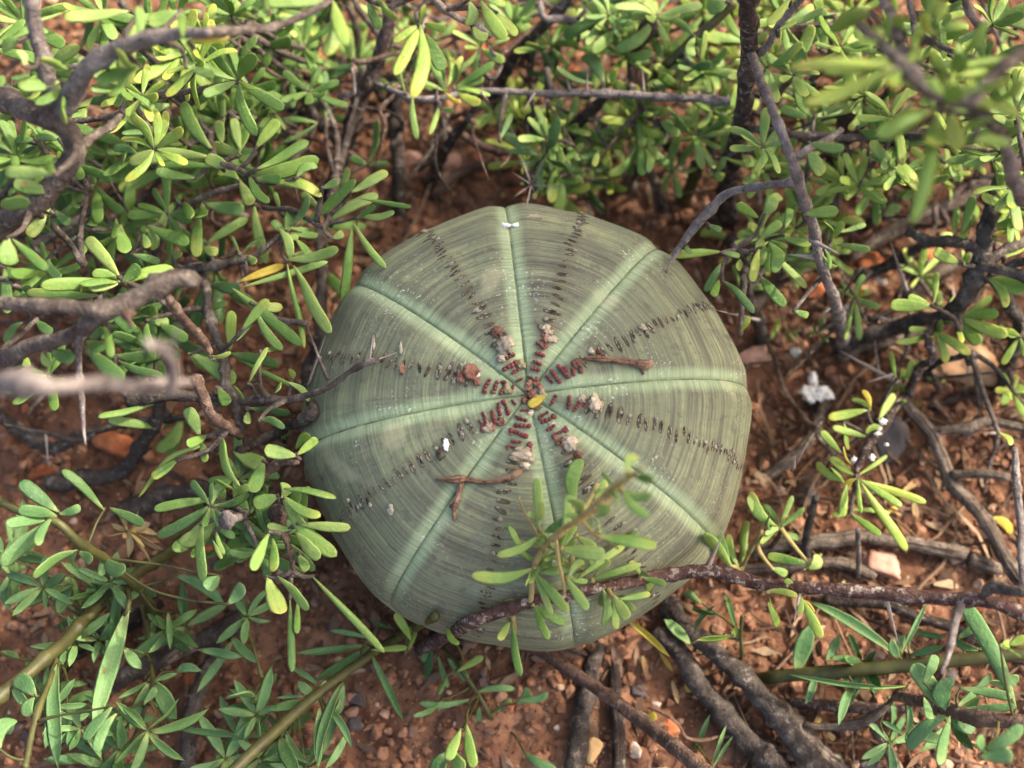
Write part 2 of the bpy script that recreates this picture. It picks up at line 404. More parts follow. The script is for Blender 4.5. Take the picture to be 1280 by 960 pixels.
# ------------------------------------------------------------------ generic builders
def catmull(pts, stepc):
    out = []; n = len(pts)
    for i in range(n - 1):
        p0 = pts[max(i - 1, 0)]; p1 = pts[i]; p2 = pts[i + 1]; p3 = pts[min(i + 2, n - 1)]
        L = math.dist(p1[:3], p2[:3]); k = max(2, int(L / stepc))
        for j in range(k):
            t = j / k; t2, t3 = t * t, t * t * t
            out.append([0.5 * (2 * b + (c - a) * t + (2 * a - 5 * b + 4 * c - d) * t2 + (3 * b - a - 3 * c + d) * t3) for a, b, c, d in zip(p0, p1, p2, p3)])
    out.append(list(pts[-1])); return out
def tube_data(path, sides=9, rough=0.10, wob=0.0, seed=0.0, tipcone=False, node=0.0):
    """path: [x,y,z,r] in cm, already dense; returns verts, faces, attribute"""
    V, Fc, A = [], [], []
    n = len(path); pts = [Vector(p[:3]) for p in path]
    if wob:
        for i, q in enumerate(pts):
            if 0 < i < n - 1:
                q += Vector([mnoise.noise(Vector((q.x * 1.1 + s * 9, q.y * 1.1, q.z * 1.1 + seed))) for s in (1, 2, 3)]) * wob
    t0 = (pts[1] - pts[0]).normalized()
    nrm = t0.orthogonal().normalized(); s = 0.0
    for i in range(n):
        t = (pts[min(i + 1, n - 1)] - pts[max(i - 1, 0)]).normalized()
        nrm = (nrm - t * nrm.dot(t)).normalized(); b = t.cross(nrm)
        if i: s += (pts[i] - pts[i - 1]).length
        r = path[i][3]
        kn = 1 + node * max(0.0, math.sin(s * 5.2 + seed)) ** 8
        for k in range(sides):
            a = 2 * math.pi * k / sides; d = nrm * math.cos(a) + b * math.sin(a)
            q = pts[i] + d * r
            f = mnoise.noise(q * (0.9 / max(r, 0.12)) + Vector((seed, 0, 0))) * 0.6 + mnoise.noise(q * (2.4 / max(r, 0.12))) * 0.4
            V.append(pts[i] + d * (r * kn * (1 + rough * 2.0 * f)))
            A.append((s, k / sides, 0))
        if i:
            o = (i - 1) * sides
            for k in range(sides):
                k2 = (k + 1) % sides
                Fc.append((o + k, o + k2, o + sides + k2, o + sides + k))
    for end, base in ((0, 0), (n - 1, (n - 1) * sides)):
        r = path[end][3]; t = (pts[end] - pts[1 if end == 0 else n - 2]).normalized()
        V.append(pts[end] + t * r * (0.25 if not tipcone else 0.8)); A.append((s, 0, 0)); c = len(V) - 1
        for k in range(sides):
            k2 = (k + 1) % sides
            Fc.append((base + k2, base + k, c) if end == 0 else (base + k, base + k2, c))
    return V, Fc, A
def tube_obj(name, path, mat, par=None, **kw):
    V, Fc, A = tube_data(path, **kw)
    o = mesh_obj(name, V, Fc, mat, par)
    at = o.data.attributes.new('tube', 'FLOAT_VECTOR', 'POINT')
    at.data.foreach_set('vector', np.array(A, dtype=np.float32).ravel())
    return o

def leaf_mesh(name, kind, bend, side, seed, rows=13, cols=8):
    """unit length on +X, unit width on Y; thick succulent spoon or thin lance"""
    rr = random.Random(seed); V, Fc, A = [], [], []
    for i in range(rows + 1):
        x = i / rows; t = 0.35 * x + 0.65 * (1 - (1 - x) ** 1.9)
        if kind == 'spoon':
            w = 0.15 + 0.85 * (math.sin(min(t / 0.64, 1) * math.pi / 2) ** 1.05)
            if t > 0.80: w *= math.sqrt(max(0.0, 1 - ((t - 0.80) / 0.2005) ** 2.1))
            th = 0.030 + 0.030 * math.sin(math.pi * min(1, t * 0.9 + 0.1))
        elif kind == 'fat':
            w = 0.2 + 0.8 * (math.sin(min(t / 0.68, 1) * math.pi / 2) ** 1.3)
            if t > 0.68: w *= math.sqrt(max(0.0, 1 - ((t - 0.68) / 0.3205) ** 2.1))
            th = 0.06 + 0.05 * math.sin(math.pi * min(1, t * 0.9 + 0.1))
        else:
            w = 0.10 + 0.90 * math.sin(math.pi * min(1, t * 0.92 + 0.02)) ** 0.85
            if t > 0.8: w *= (1 - ((t - 0.8) / 0.2) ** 1.6 * 0.9)
            th = 0.016 + 0.014 * math.sin(math.pi * t)
        if i == rows: w = max(w * 0.5, 0.03); th *= 0.35
        elif t > 0.9: th *= 1 - 3.0 * (t - 0.9)
        w *= 0.5 * (1 + 0.035 * rr.uniform(-1, 1))
        zc = bend * t * t + 0.02 * math.sin(t * 7 + seed)
        yc = side * (math.sin(math.pi * t) * 2.2 if seed % 2 else math.sin(math.pi * t * 0.6))
        for k in range(cols):
            a = 2 * math.pi * k / cols
            y = math.cos(a) * w; sn = math.sin(a)
            cup = (0.10 if kind == 'lance' else 0.03) * (abs(math.cos(a)) ** 2) * (w * 2)
            z = sn * th * (0.55 if sn > 0 else 0.9) * (0.5 + w) + cup * 0.5 - (0.012 if (kind == 'lance' and sn > 0.9) else 0)
            V.append((t, y + yc, z + zc)); A.append((t, abs(math.cos(a)), 0))
        if i:
            o = (i - 1) * cols
            for k in range(cols): Fc.append((o + k, o + (k + 1) % cols, o + cols + (k + 1) % cols, o + cols + k))
    Fc.append(tuple(range(cols))[::-1]); Fc.append(tuple(range(rows * cols, (rows + 1) * cols)))
    me = bpy.data.meshes.new(name); me.from_pydata(V, [], Fc)
    me.polygons.foreach_set('use_smooth', [True] * len(me.polygons))
    at = me.attributes.new('leaf', 'FLOAT_VECTOR', 'POINT'); at.data.foreach_set('vector', np.array(A, dtype=np.float32).ravel())
    me.materials.append(M['leaf']); return me
LEAFM = {'spoon': [], 'fat': [], 'lance': []}
sd = 1
for kind in LEAFM:
    for bend, side in ((0.0, 0.0), (0.12, 0.05), (-0.14, -0.05), (0.26, 0.0), (-0.28, 0.06), (0.05, 0.16), (-0.05, -0.16), (0.34, 0.1), (-0.2, 0.2), (0.1, -0.22), (-0.36, -0.08)):
        LEAFM[kind].append(leaf_mesh('leaf_' + kind, kind, bend, side, sd)); sd += 1
CAMDIR = BACK.copy()
def leaf_matrix(b, t, w, roll=0.35, rr=random):
    x = (t - b); L = x.length; x = x / L
    nrm = (CAMDIR * 0.75 + Vector((0, 0, 0.35)) + Vector((rr.gauss(0, roll), rr.gauss(0, roll), rr.gauss(0, roll))))
    z = (nrm - x * nrm.dot(x))
    if z.length < 0.05: z = x.orthogonal()
    z.normalize(); y = z.cross(x)
    Mx = Matrix((x, y, z)).transposed().to_4x4() @ Matrix.Diagonal((L, w, L, 1))
    Mx.translation = b; return Mx

def zlift(z): return z if z < 7 else z + (z - 7) * 0.85
class Plant:
    """an Empty with branches as parts; leaves, thorns hang on a branch or a twig"""
    def __init__(s, name, base, label, cat, group=None, leafname='leaf', leafmat='leaf', kind='spoon', twigmat='bark', maxleaf=295):
        s.root = empty(name, base, label, cat, group); s.samples = []; s.pend = []; s.nleaf = 0
        s.leafmat, s.kind, s.twigmat, s.maxleaf = leafmat, kind, twigmat, maxleaf
        s.extra = []
    def branch(s, pts, mat='bark', name='branch', rough=0.18, wob=0.07, node=0.35, thorns=0, sides=10, raw=False):
        """pts: [(px,py,z,r_px)]"""
        if raw: path = [list(p) for p in pts]
        else:
            path = []
            for px, py, z, r in pts:
                q = P(px, py, zlift(z)); path.append([q.x, q.y, q.z, px2cm(r, q)])
        mr = max(p[3] for p in path)
        path = catmull(path, max(0.12, min(0.3, mr * 0.8)))
        for p in path: p[3] = max(p[3], 0.02)
        o = tube_obj(name, path, M[mat], s.root, sides=sides, rough=rough, wob=wob, seed=len(s.samples) * 0.37, node=node)
        for p in path[::2]:
            v = Vector(p[:3]); s.samples.append((v, proj(v), o, p[3]))
        for _ in range(thorns):
            p = random.choice(path[len(path) // 6:]); v = Vector(p[:3])
            d = Vector((random.gauss(0, 1), random.gauss(0, 1), random.gauss(0.2, 0.7))).normalized()
            s.thorn(o, v, v + d * random.uniform(0.5, 1.0), 0.045)
        return o
    def thorn(s, par, a, b, r):
        path = catmull([[*a, r], [*((a + b) / 2), r * 0.6], [*b, r * 0.06]], 0.2)
        return tube_obj('thorn', path, M['thorn'], par, sides=6, rough=0.05, tipcone=True)
    def thorn_px(s, par, x0, y0, z0, x1, y1, z1, r):
        a = P(x0, y0, z0); b = P(x1, y1, z1, 0.02); return s.thorn(par, a, b, px2cm(r, a))
    def leaves(s, ox, oy, text, z=4.0, mat=None, kind=None, dz=0.35, roll=0.3, sc=4.0, snap=14, wk=1.0):
        """text: 'bx by tx ty w[flag]' items in enlarged-crop pixels; flag y yellow, d dark, b bright, n near"""
        for item in text.replace('\n', ' ').split(','):
            it = item.split()
            if len(it) < 5: continue
            fl = ''
            if it[4][-1].isalpha(): fl = it[4][-1]; it[4] = it[4][:-1]
            bx, by, tx, ty, w = [float(q) / sc for q in it[:5]]
            bx += ox; tx += ox; by += oy; ty += oy
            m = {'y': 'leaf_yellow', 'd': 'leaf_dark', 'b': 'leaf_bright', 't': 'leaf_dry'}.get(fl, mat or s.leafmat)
            s.pend.append((bx, by, tx, ty, w * wk * 0.84, zlift(z), m, kind or s.kind, dz, roll, snap))
    def place(s, b, t, w, m, kind, roll, par):
        me = random.choice(LEAFM[kind])
        if s.nleaf < s.maxleaf:
            s.nleaf += 1
            return inst('leaf', me, leaf_matrix(b, t, w, roll), par, M[m])
        s.extra.append((me, leaf_matrix(b, t, w, roll), m))
    def flush(s):
        """anchor pending leaves: bases close together share one twig grown from the nearest branch"""
        items = []
        for bx, by, tx, ty, w, z, m, kind, dz, roll, snap in s.pend:
            best, bd = None, snap
            for v, sp, o, r in s.samples:
                d = math.hypot(sp[0] - bx, sp[1] - by)
                if d < bd: best, bd = v, d
            zb = best.z if best is not None else z
            b = P(bx, by, zb + random.uniform(-0.1, 0.15)); t = P(tx, ty, b.z + random.gauss(0.0, dz) + 0.15)
            items.append((b, t, px2cm(w, b), m, kind, roll))
        s.pend = []; groups = []
        for it in items:
            for g in groups:
                if (g[0] - it[0]).length < 0.55: g[1].append(it); break
            else: groups.append((it[0], [it]))
        for c, its in groups: s.twig(c, its)
    def twig(s, c, its):
        v, sp, o, r = min(s.samples, key=lambda q: (q[0] - c).length)
        L = (v - c).length
        tm = s.twigmat
        a = max(0.045, min(0.085, 0.03 + L * 0.018)) if s.kind != 'lance' else 0.026
        mid = (v + c) / 2 + Vector((random.gauss(0, 0.12), random.gauss(0, 0.12), -0.08 * L)) * min(1, L)
        if L > 0.25: path = catmull([[*v, a * 1.3], [*mid, a], [*c, a * 0.85]], 0.22)
        else: path = [[*(c + Vector((0.05, 0, -0.25))), a], [*c, a]]
        path.append([*(c + (c - mid).normalized() * 0.06), a * 0.6])
        tw = tube_obj('twig', path, M[tm], s.root, sides=7, rough=0.14, wob=0.03, node=0.3)
        for b, t, w, m, kind, roll in its:
            s.place(c + (b - c) * 0.55, t, w, m, kind, roll, tw)
    def rosette(s, px, py, z, n, Lpx, wpx=None, mat=None, up=0.35, kind=None):
        c = P(px, py, z); L = px2cm(Lpx, c); its = []
        a0 = random.uniform(0, 6.28)
        for k in range(n + 2):
            a = a0 + 2.4 * k + random.gauss(0, 0.3); e = random.gauss(up, 0.4)
            d = Vector((math.cos(a) * math.cos(e), math.sin(a) * math.cos(e), math.sin(e)))
            l = L * random.uniform(0.42, 0.92)
            t = c + d * l; q = proj(t)
            its.append((c + d * 0.05, t, l * random.uniform(0.19, 0.27) if not wpx else px2cm(wpx, c), mat or s.leafmat, kind or s.kind, 0.4))
        s.twig(c, its)
    def undergrowth(s, n, box, z, L=(2.0, 5.0), r=(0.028, 0.07), mats=('bark', 'bark_dark', 'bark_brown')):
        for _ in range(n):
            px, py = random.uniform(box[0], box[2]), random.uniform(box[1], box[3])
            c = P(px, py, random.uniform(*z), None)
            if math.hypot(c.x, c.y) < 6.2: continue
            v = min(s.samples, key=lambda q: (q[0] - c).length)[0]
            d = (c - v); d = d.normalized() if d.length > .2 else Vector((1, 0, 0))
            e = c + (d + Vector((random.gauss(0, .6), random.gauss(0, .6), random.gauss(.1, .4)))).normalized() * random.uniform(*L) * .6
            e.z = max(e.z, .3); rr = random.uniform(*r)
            if min(body_f(v.lerp(c, k / 6)) for k in range(7)) < .12 or min(body_f(c.lerp(e, k / 6)) for k in range(7)) < .12: continue
            ep = proj(e)
            if hit_z(*ep) is not None: continue
            s.branch([(*v, rr * 1.3), (*((v + c) / 2 + Vector((random.gauss(0, .2), random.gauss(0, .2), random.gauss(0, .2)))), rr * 1.1), (*c, rr), (*e, rr * .4)], random.choice(mats), raw=True, sides=7, thorns=random.choice((0, 0, 1)))
    def clumps(s, n, box, z, L, nl=(5, 9), mats=None):
        for _ in range(n):
            px, py = random.uniform(box[0], box[2]), random.uniform(box[1], box[3])
            c = P(px, py, 3, None)
            if math.hypot(c.x, c.y) < 6.0: continue
            s.rosette(px, py, random.uniform(*z), random.randint(*nl), random.uniform(*L), mat=random.choice(mats) if mats else None)
    def finish(s):
        s.flush()
        if s.extra:
            bymat = {}
            for me, Mx, m in s.extra: bymat.setdefault(m, []).append((me, Mx))
            for m, lst in bymat.items():
                V, Fc, A = [], [], []; off = 0
                for me, Mx in lst:
                    co = np.empty(len(me.vertices) * 3); me.vertices.foreach_get('co', co); co = co.reshape(-1, 3)
                    at = np.empty(len(me.vertices) * 3, dtype=np.float32); me.attributes['leaf'].data.foreach_get('vector', at)
                    mm = np.array(Mx); V.append(co @ mm[:3, :3].T + mm[:3, 3]); A.append(at)
                    Fc += [tuple(i + off for i in p.vertices) for p in me.polygons]; off += len(co)
                o = mesh_obj('foliage', np.concatenate(V), Fc, M[m], s.root)
                a = o.data.attributes.new('leaf', 'FLOAT_VECTOR', 'POINT'); a.data.foreach_set('vector', np.concatenate(A))
                o['kind'] = 'stuff'

def rock_mesh(name, seed, sub=3, flat=0.6, ang=0.3):
    bm = bmesh.new(); bmesh.ops.create_icosphere(bm, subdivisions=sub, radius=1)
    rr = random.Random(seed); planes = []
    for _ in range(11):
        planes.append((Vector((rr.gauss(0, 1), rr.gauss(0, 1), rr.gauss(0, .8))).normalized(), rr.uniform(0.45, 0.82)))
    for v in bm.verts:
        c = v.co.normalized()
        r = 1 + 0.22 * mnoise.noise(c * 1.3 + Vector((seed * 3.1, 0, 0)))
        for n, d in planes:
            k = c.dot(n)
            if k > 0.05: r = min(r, d / k)
        r += 0.045 * mnoise.noise(c * 7 + Vector((seed, 3, 0))) + 0.05 * mnoise.noise(c * 4 + Vector((seed, 9, 0)))
        v.co = Vector((c.x * r, c.y * r * 0.85, c.z * r * flat))
    me = bpy.data.meshes.new(name); bm.to_mesh(me); bm.free()
    me.polygons.foreach_set('use_smooth', [True] * len(me.polygons))
    me.materials.append(M['rust']); return me
ROCKS = [rock_mesh('stone', i, 4, random.uniform(0.5, 0.75)) for i in range(7)]

# ------------------------------------------------------------------ the euphorbia
SEAM_PX = [(635, 275), (800, 325), (920, 477), (872, 652), (693, 650), (505, 715), (407, 545), (470, 363)]
seams = sorted(az_of(*p) for p in SEAM_PX)
seams_ext = [seams[-1] - 2 * math.pi] + seams + [seams[0] + 2 * math.pi]
root_e = empty('euphorbia', (0, 0, 0), 'grey green ribbed globe succulent half sunk in red soil', 'succulent')
NA, NR = 1120, 260
az = np.linspace(-math.pi, math.pi, NA, endpoint=False)
tt = np.concatenate([np.linspace(0.012, math.pi / 2, 190), np.linspace(math.pi / 2, math.pi * 0.93, NR - 190 + 1)[1:]])
def sup(tv):
    c, s_ = np.cos(tv), np.sin(tv); e = 2 / NEXP
    return RB * np.abs(s_) ** e, np.sign(c) * np.abs(c) ** e * np.where(c > 0, ZT, ZB)
r1, z1 = sup(tt)
arc = np.concatenate([[r1[0]], r1[0] + np.cumsum(np.hypot(np.diff(r1), np.diff(z1)))])
dr, dzz = np.gradient(r1), np.gradient(z1); ln = np.hypot(dr, dzz); nr, nz = -dzz / ln, dr / ln
sm = np.array(seams_ext); k = np.clip(np.searchsorted(sm, az) - 1, 0, 8)
u = (az - sm[k]) / (sm[k + 1] - sm[k]); width = sm[k + 1] - sm[k]
ribid = k % 8
def displace(tv_idx, uu, ww, rr_, azv, detail=True):
    ds = np.minimum(uu, 1 - uu) * ww * rr_; drow = np.abs(uu - 0.5) * ww * rr_
    t_ = tt[tv_idx]; s1 = np.sin(t_) ** 1.2
    d = 0.07 * s1 * np.cos(2 * math.pi * uu) * np.minimum(1, rr_ / 2)          # faintly octagonal outline
    env = np.clip((1.62 - t_) / 0.25, 0, 1)
    d = d - 0.085 * env * np.exp(-(ds / 0.26) ** 2) * np.clip(rr_ / 0.8, 0, 1) - 0.04 * env * np.exp(-(ds / 0.035) ** 2)
    d = d + 0.05 * np.exp(-(drow / 0.35) ** 2) * np.clip((rr_ - 0.3) / 1.0, 0, 1) * np.clip((1.9 - t_), 0, 1)
    d = d + 0.14 * fbm(azv * 2.2 + 20, t_ * 2.5, 71, 3) * s1
    d = d - 0.16 * np.exp(-(rr_ / 0.55) ** 2)
    return d, ds, drow
I, J = np.meshgrid(np.arange(NR), np.arange(NA), indexing='ij')
rr_ = r1[I]; uu, ww, azv = u[J], width[J], az[J]
# smooth azimuth noise across the wrap
wrapn = np.clip((np.abs(azv) - 2.6) / 0.5416, 0, 1)
disp, DS, DROW = displace(I, uu, ww, rr_, np.where(azv < 0, azv, azv) * (1 - wrapn) + wrapn * math.pi)
X = (rr_ + disp * nr[I]) * np.cos(azv); Y = (rr_ + disp * nr[I]) * np.sin(azv); Z = z1[I] + disp * nz[I]
bv = np.stack([X.ravel(), Y.ravel(), Z.ravel()], 1)
rotm = np.array(ROT)
bw = bv @ rotm.T + np.array(BODY_C)
idx = np.arange(NR * NA).reshape(NR, NA); nxt = np.roll(idx, -1, 1)
bf = np.stack([idx[:-1].ravel(), idx[1:].ravel(), nxt[1:].ravel(), nxt[:-1].ravel()], 1)
bf = np.concatenate([bf, np.stack([idx[0, 0:-2:2], idx[0, 1:-1:2], idx[0, 2::2], np.full(len(idx[0, 2::2]), idx[0, 0])], 1)[1:]])
body = np_mesh('stem', bw, bf, M['body']); parent(body, root_e)
at = body.data.attributes.new('bodyc', 'FLOAT_VECTOR', 'POINT')
at.data.foreach_set('vector', np.stack([arc[I].ravel(), uu.ravel(), ribid[J].astype(float).ravel()], 1).astype(np.float32).ravel())
at = body.data.attributes.new('bodyd', 'FLOAT_VECTOR', 'POINT')
at.data.foreach_set('vector', np.stack([DS.ravel(), DROW.ravel(), (tt[I] / (math.pi / 2)).ravel()], 1).astype(np.float32).ravel())

def body_frame(a, r_target):
    """point, normal, outward tangent, sideways tangent on the upper skin at azimuth a, axis distance r"""
    i = int(np.argmin(np.abs(r1[:190] - r_target)))
    kk = int(np.clip(np.searchsorted(sm, a) - 1, 0, 8)); uu0 = (a - sm[kk]) / (sm[kk + 1] - sm[kk])
    d, _, _ = displace(np.array([i]), np.array([uu0]), np.array([sm[kk + 1] - sm[kk]]), np.array([r1[i]]), np.array([a]))
    d = float(d[0])
    def cv(r, z): return ROT @ Vector((r * math.cos(a), r * math.sin(a), z))
    p = cv(r1[i] + d * nr[i], z1[i] + d * nz[i]) + BODY_C
    n = cv(nr[i], nz[i]); tan = cv(dr[i] / ln[i], dzz[i] / ln[i]); side = n.cross(tan)
    return p, n.normalized(), tan.normalized(), side.normalized()
def frame_m(p, x, y, z, sx, sy, sz):
    Mx = Matrix((x, y, z)).transposed().to_4x4() @ Matrix.Diagonal((sx, sy, sz, 1)); Mx.translation = p; return Mx
def scar_mesh(seed):
    rr = random.Random(seed); V, Fc = [], []; n = 14
    prof = [(1.25, -0.3), (1.05, 0.14), (0.75, 0.26), (0.5, 0.02), (0.0, -0.3)]
    for j, (q, h) in enumerate(prof):
        for i in range(n):
            a = 2 * math.pi * i / n; e = 1 + rr.uniform(-0.12, 0.12)
            V.append((math.cos(a) * q * e, math.sin(a) * q * (0.25 if j > 1 else 0.32) * e, h * (1 + rr.uniform(-0.35, 0.35))))
        if j:
            o = (j - 1) * n
            for i in range(n): Fc.append((o + i, o + (i + 1) % n, o + n + (i + 1) % n, o + n + i))
    me = bpy.data.meshes.new('scar'); me.from_pydata(V, [], Fc)
    me.materials.append(M['scar']); me.materials.append(M['scarlip'])
    for p_ in me.polygons: p_.use_smooth = True; p_.material_index = 1 if (p_.index // n == 1 and rr.random() < 0.22) else 0
    return me
SCARS = [scar_mesh(i) for i in range(6)]
def lump_mesh(name, seed, mat, amp=0.35, freq=2.2, sub=3):
    bm = bmesh.new(); bmesh.ops.create_icosphere(bm, subdivisions=sub, radius=1)
    for v in bm.verts:
        c = v.co.normalized(); q = c * freq + Vector((seed * 7.7, 0, 0))
        v.co = c * (1 + amp * mnoise.noise(q) + amp * 0.7 * mnoise.noise(q * 2.4) + amp * 0.3 * mnoise.noise(q * 5))
    me = bpy.data.meshes.new(name); bm.to_mesh(me); bm.free()
    me.polygons.foreach_set('use_smooth', [True] * len(me.polygons)); me.materials.append(mat); return me
HUSK = [lump_mesh('dried_flower', i, M['husk'], 0.75, 1.9) for i in range(5)]
def beads_mesh(seed, n):
    rr = random.Random(seed); bm = bmesh.new()
    for i in range(n):
        x = (i - (n - 1) / 2) * 1.55 + rr.uniform(-.15, .15)
        m = Matrix.Translation((x, rr.uniform(-.35, .35), 0.3 + rr.uniform(-.2, .25)))
        bmesh.ops.create_icosphere(bm, subdivisions=2, radius=rr.uniform(0.75, 1.1), matrix=m)
    me = bpy.data.meshes.new('bud_row'); bm.to_mesh(me); bm.free()
    me.polygons.foreach_set('use_smooth', [True] * len(me.polygons)); me.materials.append(M['bud']); return me
BEADS = [beads_mesh(i, 3 + i % 3) for i in range(6)]
rows = [(sm[i] + sm[i + 1]) / 2 for i in range(1, 9)]
rows = [a if a <= math.pi else a - 2 * math.pi for a in rows]
for ri, a0 in enumerate(rows):
    r = 1.32 + random.uniform(-0.1, 0.15); stp = 0.21
    while r < 4.93:
        a = a0 + random.gauss(0, 0.012); p, n, tan, side = body_frame(a, r)
        sz = 0.160 * (1 - 0.45 * min(1, (r - 1.4) / 2.0)) * random.uniform(0.7, 1.2)
        tw = random.gauss(0, 0.22); x = side * math.cos(tw) + tan * math.sin(tw); y = n.cross(x)
        inst('scar', random.choice(SCARS), frame_m(p + n * 0.012, x, y, n, sz, sz * random.uniform(0.8, 1.2), sz * 0.26), root_e)
        if random.random() < 0.20:
            q = p + side * random.gauss(0, 0.07) + n * 0.01
            o = inst('scale', HUSK[ri % 5], frame_m(q, x, y, n, 0.05, 0.035, 0.03), root_e, M['scarlip'])
        r += stp * random.uniform(0.85, 1.15); stp = max(0.075, stp - 0.006 if r < 3.6 else stp * 0.88)
    # red bud rows near the crown
    for r, nb in ((0.34, 0), (0.52, 1), (0.68, 2), (0.84, 2), (1.0, 1), (1.16, 0)):
        if random.random() < (0.55 if r < 0.4 else 0.1): continue
        a = a0 + random.gauss(0, 0.05); p, n, tan, side = body_frame(a, r)
        sz = (0.030, 0.040, 0.050, 0.043)[nb if nb < 3 else 0] * random.uniform(0.85, 1.12)
        tw = random.gauss(0, 0.2); x = side * math.cos(tw) + tan * math.sin(tw); y = n.cross(x)
        inst('bud_row', random.choice(BEADS[(0 if r < 0.4 else 1)::2]), frame_m(p + n * 0.015, x, y, n, sz, sz, sz), root_e)
        if random.random() < 0.6:
            q = p + side * random.choice((-1, 1)) * sz * 2.8 + tan * 0.03
            inst('bud_scale', HUSK[(ri + 1) % 5], frame_m(q, x, y, n, 0.045, 0.05, 0.04), root_e, M['husk_red'])
# dried flower heads at the places the photograph shows them
def on_body(px, py, up=0.0):
    h = body_hit(px, py); q = ROTI @ (h - BODY_C); a = math.atan2(q.y, q.x); r = math.hypot(q.x, q.y)
    p, n, tan, side = body_frame(a, r); return p + n * up, n, tan, side
for px, py, w, h, m, lab in ((621, 415, 9, 8, 'husk_red', 0), (632, 432, 13, 15, 'husk', 1), (628, 447, 9, 7, 'husk', 1), (651, 454, 8, 8, 'capsule', 0),
    (684, 416, 7, 9, 'husk', 1), (690, 424, 11, 6, 'husk', 0), (683, 425, 6, 8, 'husk_red', 0), (721, 455, 9, 7, 'husk_red', 0), (706, 463, 6, 6, 'bud', 0), (738, 440, 5, 5, 'husk', 0),
    (742, 505, 10, 13, 'husk', 1), (727, 499, 6, 7, 'husk', 0), (711, 553, 12, 11, 'husk', 1), (707, 538, 5, 5, 'bud', 0), (722, 568, 7, 6, 'husk_red', 0),
    (654, 566, 16, 9, 'husk', 1), (645, 572, 9, 7, 'husk', 0), (664, 574, 8, 5, 'husk', 0), (662, 557, 5, 5, 'bud', 0), (656, 582, 8, 6, 'husk', 0),
    (612, 534, 9, 8, 'husk', 1), (626, 527, 7, 7, 'husk_red', 0), (627, 528, 4, 4, 'bud', 0), (588, 467, 14, 13, 'husk_red', 0), (593, 468, 7, 6, 'lichen', 1), (577, 473, 7, 9, 'husk_red', 0),
    (634, 487, 8, 8, 'capsule', 0), (596, 478, 6, 7, 'husk_red', 0), (551, 568, 7, 9, 'scar', 0), (559, 556, 5, 9, 'lichen', 0), (632, 281, 9, 5, 'lichen', 1), (645, 281, 6, 4, 'lichen', 1),
    (801, 411, 7, 5, 'husk', 0), (748, 441, 4, 4, 'bud', 0), (503, 462, 5, 9, 'husk_red', 0), (490, 636, 5, 9, 'scarlip', 0), (468, 430, 3, 12, 'scarlip', 0), (502, 437, 3, 10, 'scarlip', 0),
    (670, 478, 8, 6, 'husk_red', 0), (660, 484, 6, 6, 'husk_red', 0), (678, 488, 6, 5, 'husk', 0), (672, 507, 7, 5, 'husk_red', 0), (655, 500, 6, 6, 'husk_red', 0), (664, 514, 5, 5, 'husk', 0),
    (666, 492, 9, 8, 'husk_red', 0), (670, 496, 6, 7, 'husk', 0), (661, 490, 5, 6, 'scar', 0), (676, 482, 5, 5, 'husk_red', 0), (662, 477, 5, 5, 'husk_red', 0)):
    p, n, tan, side = on_body(px, py)
    x = (RIGHT - n * RIGHT.dot(n)).normalized(); y = n.cross(x); k_ = px2cm(1, p) * 0.85
    o = inst('dried_flower' if m.startswith('husk') else {'bud': 'bud', 'capsule': 'seed_capsule', 'lichen': 'white_scale', 'scar': 'scar', 'scarlip': 'blemish'}[m],
             random.choice(HUSK), frame_m(p + n * min(w, h) * k_ * 0.25, x, y, n, w * k_ * 0.85, h * k_ * 0.85, min(w, h) * k_ * 0.7), root_e, M[m])
    if lab == 1 and m == 'husk':
        for _ in range(9):
            a = random.uniform(0, 6.28); q = p + x * math.cos(a) * w * k_ * 0.75 + y * math.sin(a) * h * k_ * 0.75 + n * random.uniform(0, 0.05)
            inst('husk_flake', random.choice(HUSK), frame_m(q, x, y, n, random.uniform(.03, .06), random.uniform(.03, .06), .035), o.parent, M[random.choice(('husk', 'husk_red', 'husk'))])
# faint pale round scale mark near the top rim
p, n, tan, side = on_body(669, 271); inst('white_scale', HUSK[2], frame_m(p, side, tan, n, 0.17, 0.10, 0.02), root_e, M['husk'])

# things lying on the crown
def body_path(pts, lift=0.06):
    out = []
    for px, py, r, up in pts:
        p, n, tan, side = on_body(px, py); q = p + n * (px2cm(r, p) * 0.8 + up); out.append([*q, px2cm(r, p)])
    return out
st = empty('dried_stalk', on_body(620, 600)[0], 'forked dry brown flower stalk lying below the crown of the globe', 'stalk')
tube_obj('stalk', catmull(body_path([(546, 599, 1.6, .02), (560, 600, 3.2, .04), (574, 599, 6.0, .03), (582, 600, 4.0, .02), (605, 603, 3.0, .03), (630, 599, 3.4, .03), (648, 589, 5.0, .03), (651, 587, 3.0, .03)]), 0.06), M['peduncle'], st, sides=9, rough=0.26)
tube_obj('fork', catmull(body_path([(576, 601, 4.5, .02), (575, 614, 3.6, .03), (571, 628, 4.6, .02), (568, 634, 3.6, .02), (569, 650, 0.8, .02)]), 0.06), M['peduncle'], st, sides=9, rough=0.26)
tube_obj('fork', catmull(body_path([(573, 632, 3, .02), (562, 633, 2.4, .02)]), 0.06), M['peduncle'], st, sides=7, rough=0.2)
st = empty('dried_stalk', on_body(770, 455)[0], 'straight dry brown flower stalk lying right of the crown of the globe', 'stalk')
tube_obj('stalk', catmull(body_path([(731, 449, 2.4, .02), (745, 450, 3.8, .02), (765, 452, 4.2, .02), (790, 455, 4.4, .02), (802, 458, 6.5, .02), (812, 456, 5.0, .02)]), 0.06), M['peduncle'], st, sides=9, rough=0.24)
tube_obj('fork', catmull(body_path([(800, 459, 3.2, .02), (804, 468, 1.6, .0)]), 0.06), M['peduncle'], st, sides=7, rough=0.2)
